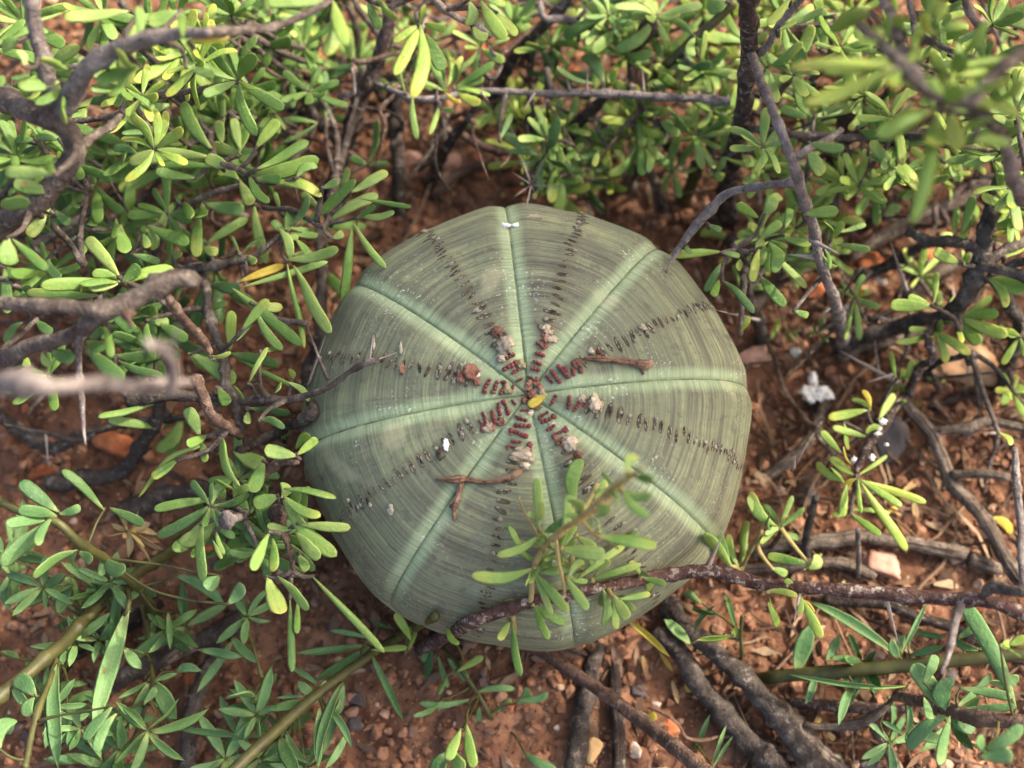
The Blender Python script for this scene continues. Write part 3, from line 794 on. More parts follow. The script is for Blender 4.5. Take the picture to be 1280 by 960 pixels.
b0 = on_body(661, 507, 0.06)[0]; t0 = on_body(683, 492, 0.12)[0]
lf = inst('leaf_scrap', LEAFM['spoon'][1], leaf_matrix(t0, b0, 0.19, 0.1), None, M['leaf_yellow'])
tag(lf, 'tiny folded yellow leaf scrap on the crown of the globe', 'leaf scrap')
# ------------------------------------------------------------------ shrubs traced from the photograph
def gpt(px, py): 
    q = PG(px, py); return q
# --- shrub on the left
A = Plant('shrub', PG(60, 330), 'dense leafy shrub with thick grey boughs left of the globe', 'shrub', 'spiny succulent leaved shrubs')
A.branch([(-60, 105, 7.5, 14), (0, 122, 8.2, 14), (38, 140, 8.6, 14), (75, 152, 8.6, 15), (92, 188, 8.4, 13), (60, 240, 8, 14), (0, 282, 7.5, 15), (-60, 330, 4, 17), (-80, 400, -0.6, 19)], 'bark', rough=0.16)
A.branch([(74, 150, 8.6, 13), (112, 85, 9.2, 12), (170, 55, 9.6, 11), (225, 42, 9.8, 8), (262, 40, 10, 5)], 'bark_pale')
A.branch([(74, 145, 8.6, 12), (50, 65, 9, 10), (38, 0, 9.4, 9), (34, -30, 9.6, 8)], 'bark_pale')
A.branch([(92, 188, 8.4, 7), (130, 162, 8, 5.5), (150, 148, 7.6, 4.5), (185, 120, 7.2, 3)], 'bark')
A.branch([(-40, 378, 8, 9), (0, 380, 8.2, 9), (75, 383, 8.4, 9), (132, 388, 8.4, 11), (175, 370, 8.4, 13), (225, 350, 8.4, 12), (248, 354, 8.4, 9)], 'bark', rough=0.3, node=0.6)
A.branch([(132, 390, 8.4, 10), (100, 415, 8, 9), (45, 433, 7.6, 10), (0, 452, 7, 11), (-60, 480, 3, 13), (-80, 500, -0.5, 14)], 'bark')
b_ = A.branch([(98, 416, 8, 5), (97, 450, 7.6, 4.5), (102, 500, 7.4, 4), (107, 556, 7.3, 1)], 'bark_pale', wob=0.02)
A.branch([(212, 376, 8, 6), (232, 400, 7.4, 6), (250, 420, 7, 6), (262, 440, 6.4, 5)], 'bark_brown')
A.branch([(165, 390, 8.3, 6), (155, 396, 8.8, 5), (163, 408, 9, 3)], 'bark_brown')
A.branch([(-40, 482, 11, 14), (0, 480, 11.4, 14), (40, 483, 11.6, 15), (70, 486, 11.6, 11), (120, 478, 11.4, 9), (165, 484, 11.2, 9), (200, 481, 11, 7), (238, 478, 10.8, 4)], 'bark_pale', rough=0.28)
A.branch([(215, 490, 11, 7), (214, 455, 11.4, 7), (205, 435, 11.6, 9), (185, 428, 11.8, 6)], 'bark_pale', rough=0.2)
A.branch([(214, 445, 11.5, 4), (222, 410, 11.9, 1.5)], 'bark_pale')
A.branch([(235, 325, 3.6, 6), (257, 362, 4.2, 6), (267, 410, 4.4, 6), (278, 440, 4.4, 6), (283, 483, 4.4, 7), (297, 507, 4.4, 6.5), (300, 540, 4, 6), (306, 568, 3.4, 6), (318, 625, 1.6, 6), (322, 660, -0.3, 7)], 'bark')
A.branch([(200, 340, 3.4, 6), (228, 335, 4, 8), (270, 332, 4.4, 6), (315, 320, 4.8, 4), (345, 300, 5, 3), (360, 293, 5.2, 2.5)], 'bark')
A.branch([(250, 505, 4, 4), (310, 500, 4.6, 5.5), (360, 499, 5.2, 5), (390, 492, 5.6, 4), (404, 487, 5.8, 3.5), (422, 476, 6, 4), (440, 464, 6.1, 3.2), (460, 455, 6.1, 4.5), (474, 450, 6.1, 3)], 'bark')
tb = A.branch([(384, 405, 5.6, 1.4), (395, 440, 5.8, 1.6), (410, 474, 6, 3)], 'bark')
A.thorn_px(tb, 385, 482, 4.6, 407, 420, 5.4, 2.0); A.thorn_px(tb, 462, 455, 6, 466, 418, 6.2, 1.6); A.thorn_px(tb, 470, 450, 6, 498, 440, 6.0, 1.4)
A.branch([(246, 470, 5.2, 7), (262, 515, 5.6, 7), (285, 535, 5, 6), (300, 545, 4.4, 5)], 'bark_brown')
A.branch([(160, 500, 4, 10), (200, 492, 4.2, 9), (260, 497, 4.2, 6), (300, 497, 4.4, 5)], 'bark_dark')
A.branch([(0, 520, 1, 8), (60, 560, 1.2, 8), (105, 545, 1.6, 6), (150, 532, 1.4, 5), (230, 520, 2, 4)], 'bark_dark')
A.branch([(60, 605, .5, 11), (110, 598, .8, 11), (150, 590, 1.2, 9), (175, 560, 2.2, 9), (190, 535, 3, 8), (200, 500, 4, 8)], 'bark_dark')
A.branch([(322, 660, 1.2, 5), (345, 640, 4.6, 9), (352, 655, 5.2, 6), (361, 685, 5.4, 4), (366, 720, 5.2, 3)], 'bark_brown', rough=0.22)
A.branch([(318, 630, 1.5, 6), (325, 603, 5, 5), (350, 578, 5.6, 5), (372, 578, 6, 3.5)], 'bark_brown', rough=0.2)
A.branch([(306, 640, 4.6, 5), (298, 648, 5.6, 5), (282, 650, 6.2, 9)], 'bark_pale', rough=0.25)
A.branch([(300, 565, 4, 6), (345, 540, 3, 6), (390, 515, 2.2, 7), (385, 470, 2, 8), (400, 420, 2, 8), (403, 340, 1.8, 7), (398, 290, 1, 7)], 'bark_dark')
A.branch([(45, 262, 7.6, 4), (85, 300, 6.4, 4), (105, 330, 6, 4), (100, 300, 5, 4), (110, 240, 4.6, 3)], 'bark_dark')
A.branch([(40, 305, 4, 5), (80, 285, 4, 5), (105, 268, 4, 5), (150, 240, 3.6, 4), (205, 205, 4.2, 4), (262, 165, 4.8, 4), (285, 140, 5, 3)], 'bark')
A.branch([(300, 232, 5, 3), (262, 240, 4.8, 4), (225, 262, 4.4, 4), (200, 300, 4, 5), (198, 340, 3.4, 6)], 'bark')
A.branch([(262, 165, 4.8, 4), (270, 200, 5.6, 4), (300, 212, 6, 3.5), (308, 222, 6, 3)], 'bark')
A.branch([(330, 260, 4.5, 3), (365, 262, 5, 3.5), (405, 282, 5.2, 4), (412, 260, 4.6, 5), (420, 220, 3, 6)], 'bark')
A.branch([(260, 165, 4.8, 3), (240, 130, 4.6, 4), (268, 110, 5, 3), (290, 80, 5, 3), (300, 40, 5, 3), (300, 0, 5, 3)], 'bark')
A.leaves(0, 0, """700 60 600 360 120, 900 60 740 100 110, 600 60 320 90 90, 700 330 500 440 110, 690 340 560 340 60, 640 340 560 490 70, 300 410 90 440 100, 300 440 190 490 70,
340 340 220 310 70, 400 370 320 330 60, 450 360 440 290 50, 940 210 1150 170 70y, 930 330 1070 390 60, 900 200 910 60 70, 100 200 20 260 90, 280 870 30 860 80, 250 960 70 900 90, 270 860 200 780 70,
690 210 700 20 60, 120 330 90 250 60, 330 520 270 600 60""", z=9.2, dz=0.5)
A.leaves(0, 0, """1060 750 870 490 85, 900 790 885 620 65b, 1110 640 1130 300 75, 1060 820 640 810 90, 1100 830 760 815 50, 980 890 780 850 70, 820 870 590 940 80, 970 540 920 370 60, 840 480 770 520 60,
430 640 430 460 70, 1200 780 1250 810 80, 1210 770 1100 740 70, 1190 840 1030 790 80, 1200 720 1170 610 60, 1190 760 1230 630 80, 1020 560 1020 500 50, 1240 600 1240 490 50,
1180 560 1190 360 50, 1200 330 1240 190 60, 1130 180 1030 60 60, 1230 100 1190 20 60, 850 560 640 570 90d, 840 640 600 690 40d, 540 190 480 170 80, 400 250 500 100 60d, 760 700 600 560 70d, 700 780 560 740 50d,
1150 700 1100 600 60, 990 530 1050 400 60, 870 470 760 440 60, 300 700 180 690 50d, 180 700 60 680 50d""", z=5.4)
A.leaves(320, 0, """370 10 60 40 90, 400 10 370 240 95, 400 0 440 180 80b, 0 80 60 40 60, 20 110 -60 60 70""", z=9.4, dz=0.5)
A.leaves(320, 0, """0 740 120 610 80b, 0 850 265 730 70, -40 890 260 820 95b, 20 950 320 940 80b, 200 890 300 820 60, 0 930 130 890 60, 330 940 420 910 50, -60 900 60 1010 60, -80 910 -30 1040 70, -90 890 -190 860 60""", z=6.3)
A.leaves(320, 0, """430 960 470 840 50, 470 960 650 860 80""", z=5.6)
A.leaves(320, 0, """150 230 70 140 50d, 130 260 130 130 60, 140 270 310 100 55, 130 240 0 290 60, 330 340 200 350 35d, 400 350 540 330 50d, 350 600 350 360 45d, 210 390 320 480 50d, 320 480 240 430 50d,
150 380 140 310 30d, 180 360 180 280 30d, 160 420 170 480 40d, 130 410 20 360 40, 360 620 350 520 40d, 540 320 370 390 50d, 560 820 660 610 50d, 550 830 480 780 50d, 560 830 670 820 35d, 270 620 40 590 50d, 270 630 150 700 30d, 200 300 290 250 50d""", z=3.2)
A.leaves(0, 240, """250 100 180 0 90, 220 120 140 220 80, 250 130 220 200 60, 40 230 50 360 120, 80 240 240 400 60, 0 70 80 80 80""", z=8.2)
A.leaves(0, 240, """600 430 410 210 80, 580 470 190 450 80, 580 470 430 420 60, 580 480 440 490 80, 620 470 700 370 80, 640 480 850 350 80b, 500 520 180 510 60, 410 440 380 470 60, 560 410 470 410 60, 600 470 520 420 60""", z=7.2)
A.leaves(0, 240, """600 170 620 340 90, 560 100 590 250 50, 590 50 770 150 70, 740 170 960 280 80, 880 40 810 190 60, 1010 60 1020 210 75, 990 150 980 300 75, 950 60 960 150 60, 1040 60 1230 110 90d, 1030 260 1240 140 60, 1000 290 1080 300 60,
720 200 770 290 60, 700 240 740 280 50, 660 310 800 350 50d, 860 320 930 330 40, 540 20 500 110 40, 420 250 420 330 40, 400 60 360 80 70d, 270 90 350 160 60d, 240 330 300 430 60d, 100 480 150 530 60d, 20 380 30 620 70d, 1200 310 1160 220 20, 1210 310 1280 210 24, 470 110 440 250 60d, 330 60 270 180 60d""", z=4.6)
A.leaves(0, 240, """740 640 840 660 70, 830 660 950 730 70, 730 640 740 780 50, 520 660 570 850 50, 430 740 530 810 90d, 420 800 640 940 90d, 540 710 700 780 60d, 570 820 810 820 90d, 250 790 370 850 90d, 180 810 260 870 60, 150 880 80 840 70b, 600 860 740 920 50d, 960 810 1180 960 100, 930 800 1040 850 90, 180 640 250 700 60d, 60 660 20 760 60d""", z=4.2)
A.leaves(200, 240, """630 200 650 90 90, 660 210 790 220 45, 640 230 690 235 40, 630 215 560 150 60, 560 170 640 310 60, 470 60 520 310 65, 600 100 570 0 30, 670 150 740 20 60d,
740 150 1000 0 70, 840 150 1080 0 70, 1030 55 1275 90 30, 1000 120 1170 100 55, 960 140 1100 70 40, 800 200 1005 135 70, 660 160 780 190 35, 800 90 720 0 50, 950 190 1125 375 45, 935 200 940 530 60, 820 250 850 310 40, 860 230 915 200 55,
630 340 930 340 75, 720 260 790 320 60, 690 290 730 320 40, 840 400 900 480 70, 690 390 890 700 80, 640 380 730 790 35, 390 450 600 345 55y, 230 460 420 470 70d, 430 500 840 350 45, 340 510 710 780 70, 460 560 600 570 60,
410 690 550 545 65, 350 800 360 590 65b, 500 620 610 790 60, 210 590 325 550 45, 350 810 600 860 70, 360 830 680 960 35, 440 960 500 790 35, 500 800 590 760 35, 660 940 670 880 55b, 480 330 480 360 50, 360 790 460 650 20d, 250 820 340 830 40""", z=5.3, dz=0.25)
A.leaves(0, 480, """780 100 490 170 50, 770 220 590 200 60, 900 160 770 190 80, 900 180 790 320 90, 920 200 840 350 70, 1000 260 920 130 80, 1080 570 780 640 60, 1060 620 770 780 70d, 1080 600 910 810 110, 1010 700 960 960 80, 990 340 630 440 80, 890 380 760 470 60, 1060 260 920 300 60, 1000 290 1030 380 50""", z=4.8)
A.leaves(200, 480, """400 520 240 280 75, 370 340 530 430 100, 520 390 440 540 90, 590 560 470 600 90, 340 550 280 460 60, 330 560 430 520 50, 680 360 520 330 90, 610 280 640 210 55b, 690 350 790 280 60b, 680 290 760 220 60b,
640 490 855 515 50, 670 520 760 530 20, 640 560 800 660 65, 640 600 880 860 90, 690 700 955 705 60, 620 580 620 490 70, 660 770 820 860 80, 640 750 560 720 50, 540 710 280 960 70, 550 740 430 960 70, 570 800 600 960 70, 690 850 750 950 60, 280 730 310 840 30, 250 820 320 880 25,
290 20 340 110 70, 440 120 650 140 50d, 440 150 430 200 50, 500 180 600 220 50d, 560 0 580 50 50, 620 0 750 80 45, 420 80 380 0 30""", z=5.6, dz=0.3)
A.leaves(320, 720, """60 0 110 220 110, 150 0 280 160 70, 100 20 80 110 40, 170 110 175 510 45d, 240 120 200 300 40, 280 0 640 385 46""", z=5.0)
A.flush()
for px, py, z, n, L in ((30, 30, 6, 8, 80), (130, 20, 6, 8, 75), (190, 90, 5, 8, 75), (60, 90, 5, 8, 80), (250, 70, 5, 8, 70), (20, 200, 5, 9, 80), (120, 230, 4, 8, 80), (170, 190, 4.6, 8, 75), (230, 180, 4.4, 7, 70), (60, 340, 4, 8, 80), (150, 290, 3.6, 7, 75),
    (330, 60, 4, 8, 70), (380, 60, 3.6, 7, 65), (340, 140, 3.4, 7, 60), (180, 440, 3, 7, 75), (60, 470, 4, 6, 70), (290, 20, 5.6, 8, 70), (220, 20, 6.2, 8, 70), (-10, 60, 7, 8, 80), (310, 110, 5, 8, 65)):
    A.rosette(px, py, z, n, L)
A.undergrowth(44, (-20, 0, 420, 330), (.8, 4)); A.undergrowth(16, (-20, 330, 300, 620), (.6, 3))
A.clumps(42, (-20, -20, 400, 330), (1.5, 5), (55, 85), mats=('leaf', 'leaf', 'leaf_dark')); A.clumps(9, (-10, 330, 280, 520), (1.5, 4), (60, 85), mats=('leaf', 'leaf_dark'))
A.clumps(8, (220, 540, 380, 690), (3.4, 5.4), (60, 85), mats=('leaf', 'leaf_dark'))
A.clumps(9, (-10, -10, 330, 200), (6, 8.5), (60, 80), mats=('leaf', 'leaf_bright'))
A.finish()

# --- shrub behind the globe
B = Plant('shrub', PG(420, 230), 'leafy twiggy shrub of thin crossing stems behind the globe', 'shrub', 'spiny succulent leaved shrubs')
B.branch([(497, -30, 5, 8), (490, 8, 4.6, 9), (480, 50, 4.0, 9), (468, 90, 3.4, 9), (450, 125, 2.8, 10), (435, 175, 2, 10), (420, 218, 1.0, 10), (404, 265, -0.6, 11)], 'bark_speck', rough=0.15)
hz = B.branch([(470, 104, 3.3, 3), (500, 118, 4, 4), (520, 123, 4.2, 4.5), (545, 124, 4.2, 4), (595, 114, 4.2, 4), (640, 115, 4.2, 4), (690, 116, 4.2, 4.5), (740, 117, 4.2, 5), (830, 121, 4.4, 5), (912, 126, 4.5, 6)], 'bark_pale', wob=0.04, node=0.35)
for t_ in ((712, 112, 704, 78), (733, 113, 735, 88), (668, 117, 655, 137), (805, 117, 803, 85), (480, 108, 495, 100), (545, 122, 548, 105), (600, 114, 612, 128)):
    B.thorn_px(hz, t_[0], t_[1], 4.3, t_[2], t_[3], 4.8, 2.0)
B.branch([(428, -20, 3, 5), (432, 0, 2.8, 5), (447, 38, 2.2, 4), (450, 70, 1.6, 4), (470, 110, 0.6, 4), (490, 140, -0.5, 5)], 'bark_dark')
B.branch([(436, -20, 4, 4), (448, 10, 3.8, 4), (465, 32, 3.6, 4), (478, 50, 3.8, 4)], 'bark')
B.branch([(488, 90, 2, 7), (492, 120, 1.6, 8), (496, 200, 1, 8), (497, 240, .6, 8), (506, 292, -0.4, 8)], 'bark_dark')
B.branch([(592, 138, 3, 4), (570, 168, 2.2, 6), (550, 200, 1.2, 7), (531, 240, -0.6, 8)], 'bark_speck')
B.branch([(578, 168, 2.2, 5), (600, 182, 2.0, 6), (625, 190, 1.8, 5), (660, 195, 1.2, 5), (700, 230, -.5, 5)], 'bark_brown')
B.branch([(592, 138, 3, 4), (605, 118, 3.8, 3), (615, 100, 4.2, 2.5)], 'bark')
B.branch([(530, -10, 8.6, 4), (545, 3, 8.4, 4), (570, 20, 8, 4), (595, 32, 7.8, 4), (612, 46, 7.6, 3)], 'bark_pale')
B.branch([(365, 95, 3, 4), (372, 110, 2.8, 5), (390, 140, 2.4, 5), (405, 160, 2, 4), (428, 190, 1.4, 4)], 'bark')
B.branch([(300, 95, 2, 4), (345, 130, 2, 4), (380, 145, 2, 4), (430, 185, 1.4, 4)], 'bark_dark')
B.branch([(320, 152, 1.4, 4), (350, 165, 1.6, 4), (385, 190, 1.6, 3), (425, 205, 1.0, 3)], 'bark')
B.branch([(425, 125, 3, 3), (432, 118, 3.4, 4), (444, 114, 3.6, 3), (440, 85, 4, 2)], 'bark_pale')
B.branch([(720, -15, 4.6, 6), (712, 0, 4.4, 6), (690, 22, 3.8, 7), (665, 47, 3.2, 7), (640, 75, 2.4, 7), (620, 120, 1, 7), (605, 165, -0.6, 8)], 'bark_speck')
B.branch([(665, 48, 3.2, 5), (664, 80, 2.2, 5), (660, 120, 1, 5), (655, 150, -0.4, 5)], 'bark_dark')
B.branch([(675, 2, 4, 4), (680, 20, 4, 4), (688, 24, 4, 5), (710, 22, 4, 5), (730, 32, 4, 3.5), (742, 38, 4, 2.5)], 'bark_pale')
B.branch([(745, -10, 4, 3), (735, 10, 4, 3), (722, 24, 4, 3)], 'bark')
B.branch([(640, 8, 3.4, 3), (660, 4, 3.4, 3), (672, 6, 3.6, 3)], 'bark')
B.branch([(700, 45, 2, 8), (690, 75, 1, 9), (682, 110, -0.5, 10)], 'bark_dark')
B.branch([(760, 118, 3.6, 5), (740, 138, 3, 7), (727, 150, 2.6, 8), (706, 178, 1.8, 9), (688, 208, 0.6, 9), (676, 230, -0.5, 10)], 'bark_speck')
B.branch([(795, 115, 4, 3), (805, 135, 3.6, 4), (815, 145, 3.4, 4), (825, 160, 3, 5), (838, 185, 2, 6), (858, 196, 1.6, 4)], 'bark_speck', rough=0.22)
nd = B.branch([(655, 190, 1.2, 3), (660, 212, 2.4, 5), (664, 228, 3.2, 8), (664, 236, 3.4, 7)], 'bark_dark', rough=0.3)
for x1, y1 in ((640, 215), (648, 190), (652, 195), (690, 182), (683, 195), (712, 233), (708, 238), (640, 248), (649, 300), (672, 250)):
    B.thorn_px(nd, 664, 231, 3.6, x1, y1, random.uniform(3.6, 5) if y1 < 290 else 3.6, 1.0)
B.branch([(790, 245, -.4, 9), (788, 225, .4, 8), (800, 210, 1, 7), (815, 225, 1.2, 6), (826, 255, .4, 7), (832, 290, -.5, 8)], 'dead')
B.branch([(820, 40, 4, 10), (812, 30, 4.4, 12), (800, 50, 4, 8), (790, 80, 3.2, 5), (790, 118, 4.1, 4)], 'bark_speck', rough=0.35)
B.branch([(915, 2, 5, 6), (900, 18, 4.8, 6), (868, 47, 4.4, 6.5), (845, 70, 4, 6.5), (825, 88, 3.6, 6), (800, 125, 2, 6), (770, 170, -.4, 6)], 'stalk', name='green_stem', rough=0.06)
B.branch([(905, 150, 3, 5), (892, 178, 2.6, 7), (872, 210, 1.6, 8), (858, 240, 0.6, 8), (845, 262, -.5, 8)], 'stalk', name='green_stem', rough=0.07)
B.leaves(320, 0, """820 130 800 430 90b, 820 130 710 300 70b, 870 200 900 330 90, 820 110 700 180 50b, 860 110 950 160 50b, 820 120 820 30 60b, 560 0 620 140 60, 640 0 680 90 70, 1060 0 1060 120 70, 1080 120 1160 190 70, 1180 10 1230 170 80b, 1200 60 1280 180 80b, 1240 20 1300 90 70, 1100 0 1180 -40 80""", z=8.4, dz=0.5)
B.leaves(320, 0, """990 440 1190 310 50, 1000 440 1140 390 60, 990 430 1030 290 40b, 980 420 1000 320 40, 910 470 870 230 60, 930 440 1020 220 40b, 910 470 820 390 30, 750 470 710 320 30, 1000 460 1140 570 65b, 910 480 1020 510 30y, 920 540 1010 560 30, 910 530 880 630 35b, 1000 450 1150 430 40b, 920 460 970 450 35, 810 500 790 640 40, 920 450 925 310 25,
1170 240 1250 180 30, 1200 340 1230 240 30, 1110 640 1150 720 50d, 1220 700 1260 590 40d""", z=4.4, dz=0.25)
B.leaves(640, 0, """520 110 400 0 70, 580 130 520 50 50, 600 150 605 90 45, 620 140 600 0 50, 560 180 430 250 80, 460 420 340 210 90d, 500 400 470 290 100, 530 440 520 340 45b, 740 340 880 280 70, 720 400 810 350 50b, 700 440 790 415 50, 690 420 690 350 45, 910 180 780 90 45, 930 190 960 240 40, 920 190 900 280 60, 890 330 1010 320 60d,
900 370 1050 390 30, 1080 10 980 30 90, 850 130 880 80 50, 770 210 750 80 50, 690 210 660 180 60, 760 260 690 190 60, 640 260 620 180 50, 160 430 150 290 50, 200 400 200 290 45, 360 420 200 380 50d, 870 90 915 70 20, 480 100 560 20 40, 640 150 700 60 50, 1000 330 1060 310 60""", z=4.0)
B.leaves(640, 0, """640 720 640 890 55, 620 730 520 870 60, 670 740 690 820 50, 700 740 780 830 45, 650 710 760 700 70, 700 680 760 670 40, 500 660 490 820 45d, 510 680 540 810 40, 520 660 580 740 35, 470 730 390 670 50, 410 760 405 860 40, 470 780 310 800 35d, 370 850 290 850 30d, 340 940 270 840 45, 300 610 240 560 40d, 210 700 280 670 50d, 230 530 170 510 45,
560 590 590 620 50, 510 600 500 540 60, 740 600 840 670 60, 810 580 990 680 60d, 800 570 910 630 60, 990 560 970 460 60, 1040 770 1060 640 50b, 1010 860 1060 890 60b, 1070 850 1050 790 40, 80 640 20 560 40, 100 600 200 610 30y, 60 640 90 690 40, 740 790 640 800 40, 560 760 590 880 40d""", z=2.9)
B.flush()
for px, py, z, n, L in ((330, 20, 4, 7, 60), (400, 30, 3, 7, 60), (540, 60, 3, 7, 60), (600, 60, 4, 7, 60), (640, 30, 4, 7, 60), (760, 20, 4.4, 8, 70), (820, 20, 4.6, 8, 70), (780, 70, 3.6, 8, 70), (850, 110, 3.6, 8, 70), (870, 170, 3, 8, 65), (790, 170, 2.4, 8, 60), (740, 180, 2, 7, 55), (880, 90, 4, 7, 65), (590, -10, 5, 7, 60), (480, 20, 3, 5, 50), (400, 115, 2, 6, 50), (840, 215, 2, 6, 55), (720, 60, 3, 6, 55)):
    B.rosette(px, py, z, n, L)
B.undergrowth(75, (330, -10, 930, 230), (.6, 4))
B.clumps(9, (300, -10, 640, 150), (1, 4), (45, 70), mats=('leaf', 'leaf_dark')); B.clumps(30, (640, -10, 930, 230), (1, 4.4), (50, 75), mats=('leaf', 'leaf', 'leaf_dark', 'leaf_bright'))
B.finish()

# --- tall shrub behind on the right, with a bough over the frame's corner
C = Plant('shrub', PG(912, 285), 'tall shrub with a thick speckled trunk right behind the globe', 'shrub', 'spiny succulent leaved shrubs', leafmat='leaf')
C.branch([(936, -40, 9.4, 10), (935, 0, 8.6, 11), (936, 50, 7.4, 11), (932, 120, 5.4, 11), (922, 175, 3.6, 11), (910, 225, 2, 12), (912, 290, -0.7, 14)], 'bark_speck', rough=0.12)
C.branch([(938, 62, 7.2, 6), (948, 90, 7.6, 6), (960, 125, 8, 6), (978, 165, 8.2, 6), (990, 200, 8, 7), (1002, 240, 7.4, 7), (1015, 280, 6.6, 7), (1027, 330, 5.4, 6.5), (1044, 378, 3.6, 7), (1054, 418, 1, 9), (1058, 440, -.5, 10)], 'bark_pale', wob=0.03)
C.branch([(938, 75, 7, 5), (960, 55, 7.4, 4.5), (985, 20, 7.8, 4), (1008, -8, 8, 4)], 'bark_pale')
C.branch([(920, 160, 4, 5), (950, 162, 4.6, 5), (985, 167, 5, 5), (1022, 170, 5, 4.5), (1060, 173, 5, 5), (1135, 170, 5, 4)], 'bark', wob=0.03)
cb = C.branch([(992, 198, 8, 5), (1010, 186, 8, 5), (1030, 178, 7.8, 4.5), (1052, 162, 7.6, 4)], 'bark_pale', wob=0.02)
C.branch([(1000, 228, 7.6, 5), (975, 230, 7.2, 5), (945, 234, 6.8, 5), (920, 238, 6.4, 5), (905, 244, 6.2, 5.5), (885, 265, 6, 5.5), (867, 286, 5.8, 6), (850, 308, 5.6, 4), (841, 322, 5.5, 2.6), (833, 340, 5.4, .6)], 'bark_pale', wob=0.02, node=0.5)
C.thorn_px(cb, 1096, 174, 5, 1102, 208, 5.2, 2.4); C.thorn_px(cb, 1013, 300, 6.2, 1050, 318, 6.4, 4); C.thorn_px(cb, 1020, 322, 5.6, 985, 318, 5.8, 3.5)
C.thorn_px(cb, 948, 400, 2.6, 892, 387, 4.2, 2.6)
C.branch([(1066, 100, 5, 8), (1064, 120, 4.4, 9), (1055, 160, 3.4, 10), (1044, 215, 1.6, 11), (1034, 262, -.6, 12)], 'bark_brown')
C.branch([(1042, 232, 1.4, 5), (1060, 225, 2, 5), (1085, 215, 2.4, 4)], 'bark')
C.branch([(1050, 190, 2.6, 5), (1062, 205, 2.2, 5), (1072, 212, 1.6, 5)], 'bark_speck')
C.branch([(955, 362, 1, 7), (944, 390, 2, 5), (938, 365, 3, 4), (934, 340, 4, 4), (925, 318, 4.6, 3.5), (915, 305, 4.8, 3)], 'bark')
C.branch([(950, 400, 1.2, 9), (944, 395, 1.8, 6), (952, 420, .6, 8), (962, 440, -.6, 9)], 'bark_dark')
C.branch([(918, 300, .6, 9), (925, 330, 1.6, 5), (940, 362, 2.2, 5)], 'bark_dark')
C.branch([(1005, 120, 4, 4), (1015, 100, 4.6, 4), (1030, 85, 5, 4), (1038, 60, 5.4, 4), (1045, 20, 5.8, 4)], 'bark_brown')
C.branch([(968, 130, 4.6, 4), (980, 108, 4.8, 4), (990, 100, 5, 3)], 'bark_brown')
# bough hanging in from the right, high and out of focus
C.branch([(1400, -60, 8, 12), (1330, 20, 10, 10), (1250, 90, 11, 8), (1210, 125, 11.2, 8), (1175, 118, 11.2, 7), (1140, 95, 11.3, 8), (1120, 72, 11.2, 8), (1090, 45, 11, 6), (1072, 32, 10.8, 5)], 'bark')
C.branch([(1250, 160, 10.4, 6), (1262, 205, 9.6, 8), (1275, 240, 8.6, 9), (1300, 260, 7.6, 9)], 'bark_pale')
C.branch([(1200, 120, 11.2, 6), (1225, 145, 10.8, 6), (1250, 162, 10.4, 6)], 'bark')
C.branch([(1100, -20, 9, 6), (1108, 5, 9.4, 6), (1128, 60, 10.4, 6), (1150, 100, 11.2, 6)], 'bark_pale')
C.branch([(1135, -10, 8, 4), (1140, 20, 8.2, 4), (1142, 40, 8.4, 3)], 'bark_pale')
C.branch([(1200, -10, 8, 4), (1215, 20, 7.6, 5), (1225, 32, 7.4, 5)], 'bark_pale')
C.leaves(960, 0, """680 290 320 290 90, 640 340 190 540 90, 640 330 170 290 70, 680 360 560 500 100, 830 540 660 380 90, 830 560 560 690 110, 820 560 630 640 90, 850 600 770 800 120b, 850 590 840 960 90, 960 560 970 750 110b, 880 500 930 480 100, 900 380 960 390 90b, 930 520 1130 540 90b, 1000 450 1060 460 80b, 930 330 990 310 100,
870 330 820 240 60b, 760 290 740 150 65b, 840 180 760 90 60b, 850 140 980 110 60b, 680 160 660 60 70, 560 190 540 70 80b, 560 230 440 200 60, 520 60 420 30 100, 1000 290 1240 250 60b, 1000 380 1230 300 110, 1050 460 1200 400 60b, 1020 700 1150 730 70, 980 260 1090 160 60, 620 240 610 60 50, 780 60 800 0 70b, 850 80 880 0 70b, 1110 530 1280 560 90, 1160 470 1260 480 80b, 1010 570 1110 620 80b,
900 420 860 330 80b, 950 470 1010 400 80b, 870 450 800 400 70, 940 560 1040 520 90b, 700 330 760 260 60b, 900 300 940 220 70""", z=10.6, dz=0.6, kind='fat', mat='leaf_bright', wk=1.1)
C.leaves(960, 0, """250 250 220 80 65, 300 240 280 80 80, 330 220 340 100 30, 190 250 190 110 40b, 260 90 250 0 70, 230 410 10 360 90, 240 580 400 550 80, 200 590 170 420 80, 180 600 60 530 60d, 450 640 540 530 60b, 210 720 380 750 70, 190 760 280 860 90, 300 790 320 860 50, 90 650 0 780 80, 500 770 600 790 60, 510 800 760 920 90b, 420 790 560 950 80b, 880 810 1000 790 60, 930 840 960 900 60b,
1240 450 1220 340 45b, 1180 680 1220 640 50b, 110 0 0 130 60b, 50 150 140 110 35b, 130 80 205 35 40b, 180 250 60 210 40, 160 360 50 320 50, 320 560 260 480 60d, 470 660 540 700 60, 620 730 560 690 50b, 640 820 700 760 60b, 650 860 600 800 50, 700 790 690 700 50b, 130 480 40 440 60d, 120 380 20 480 60""", z=5.0)
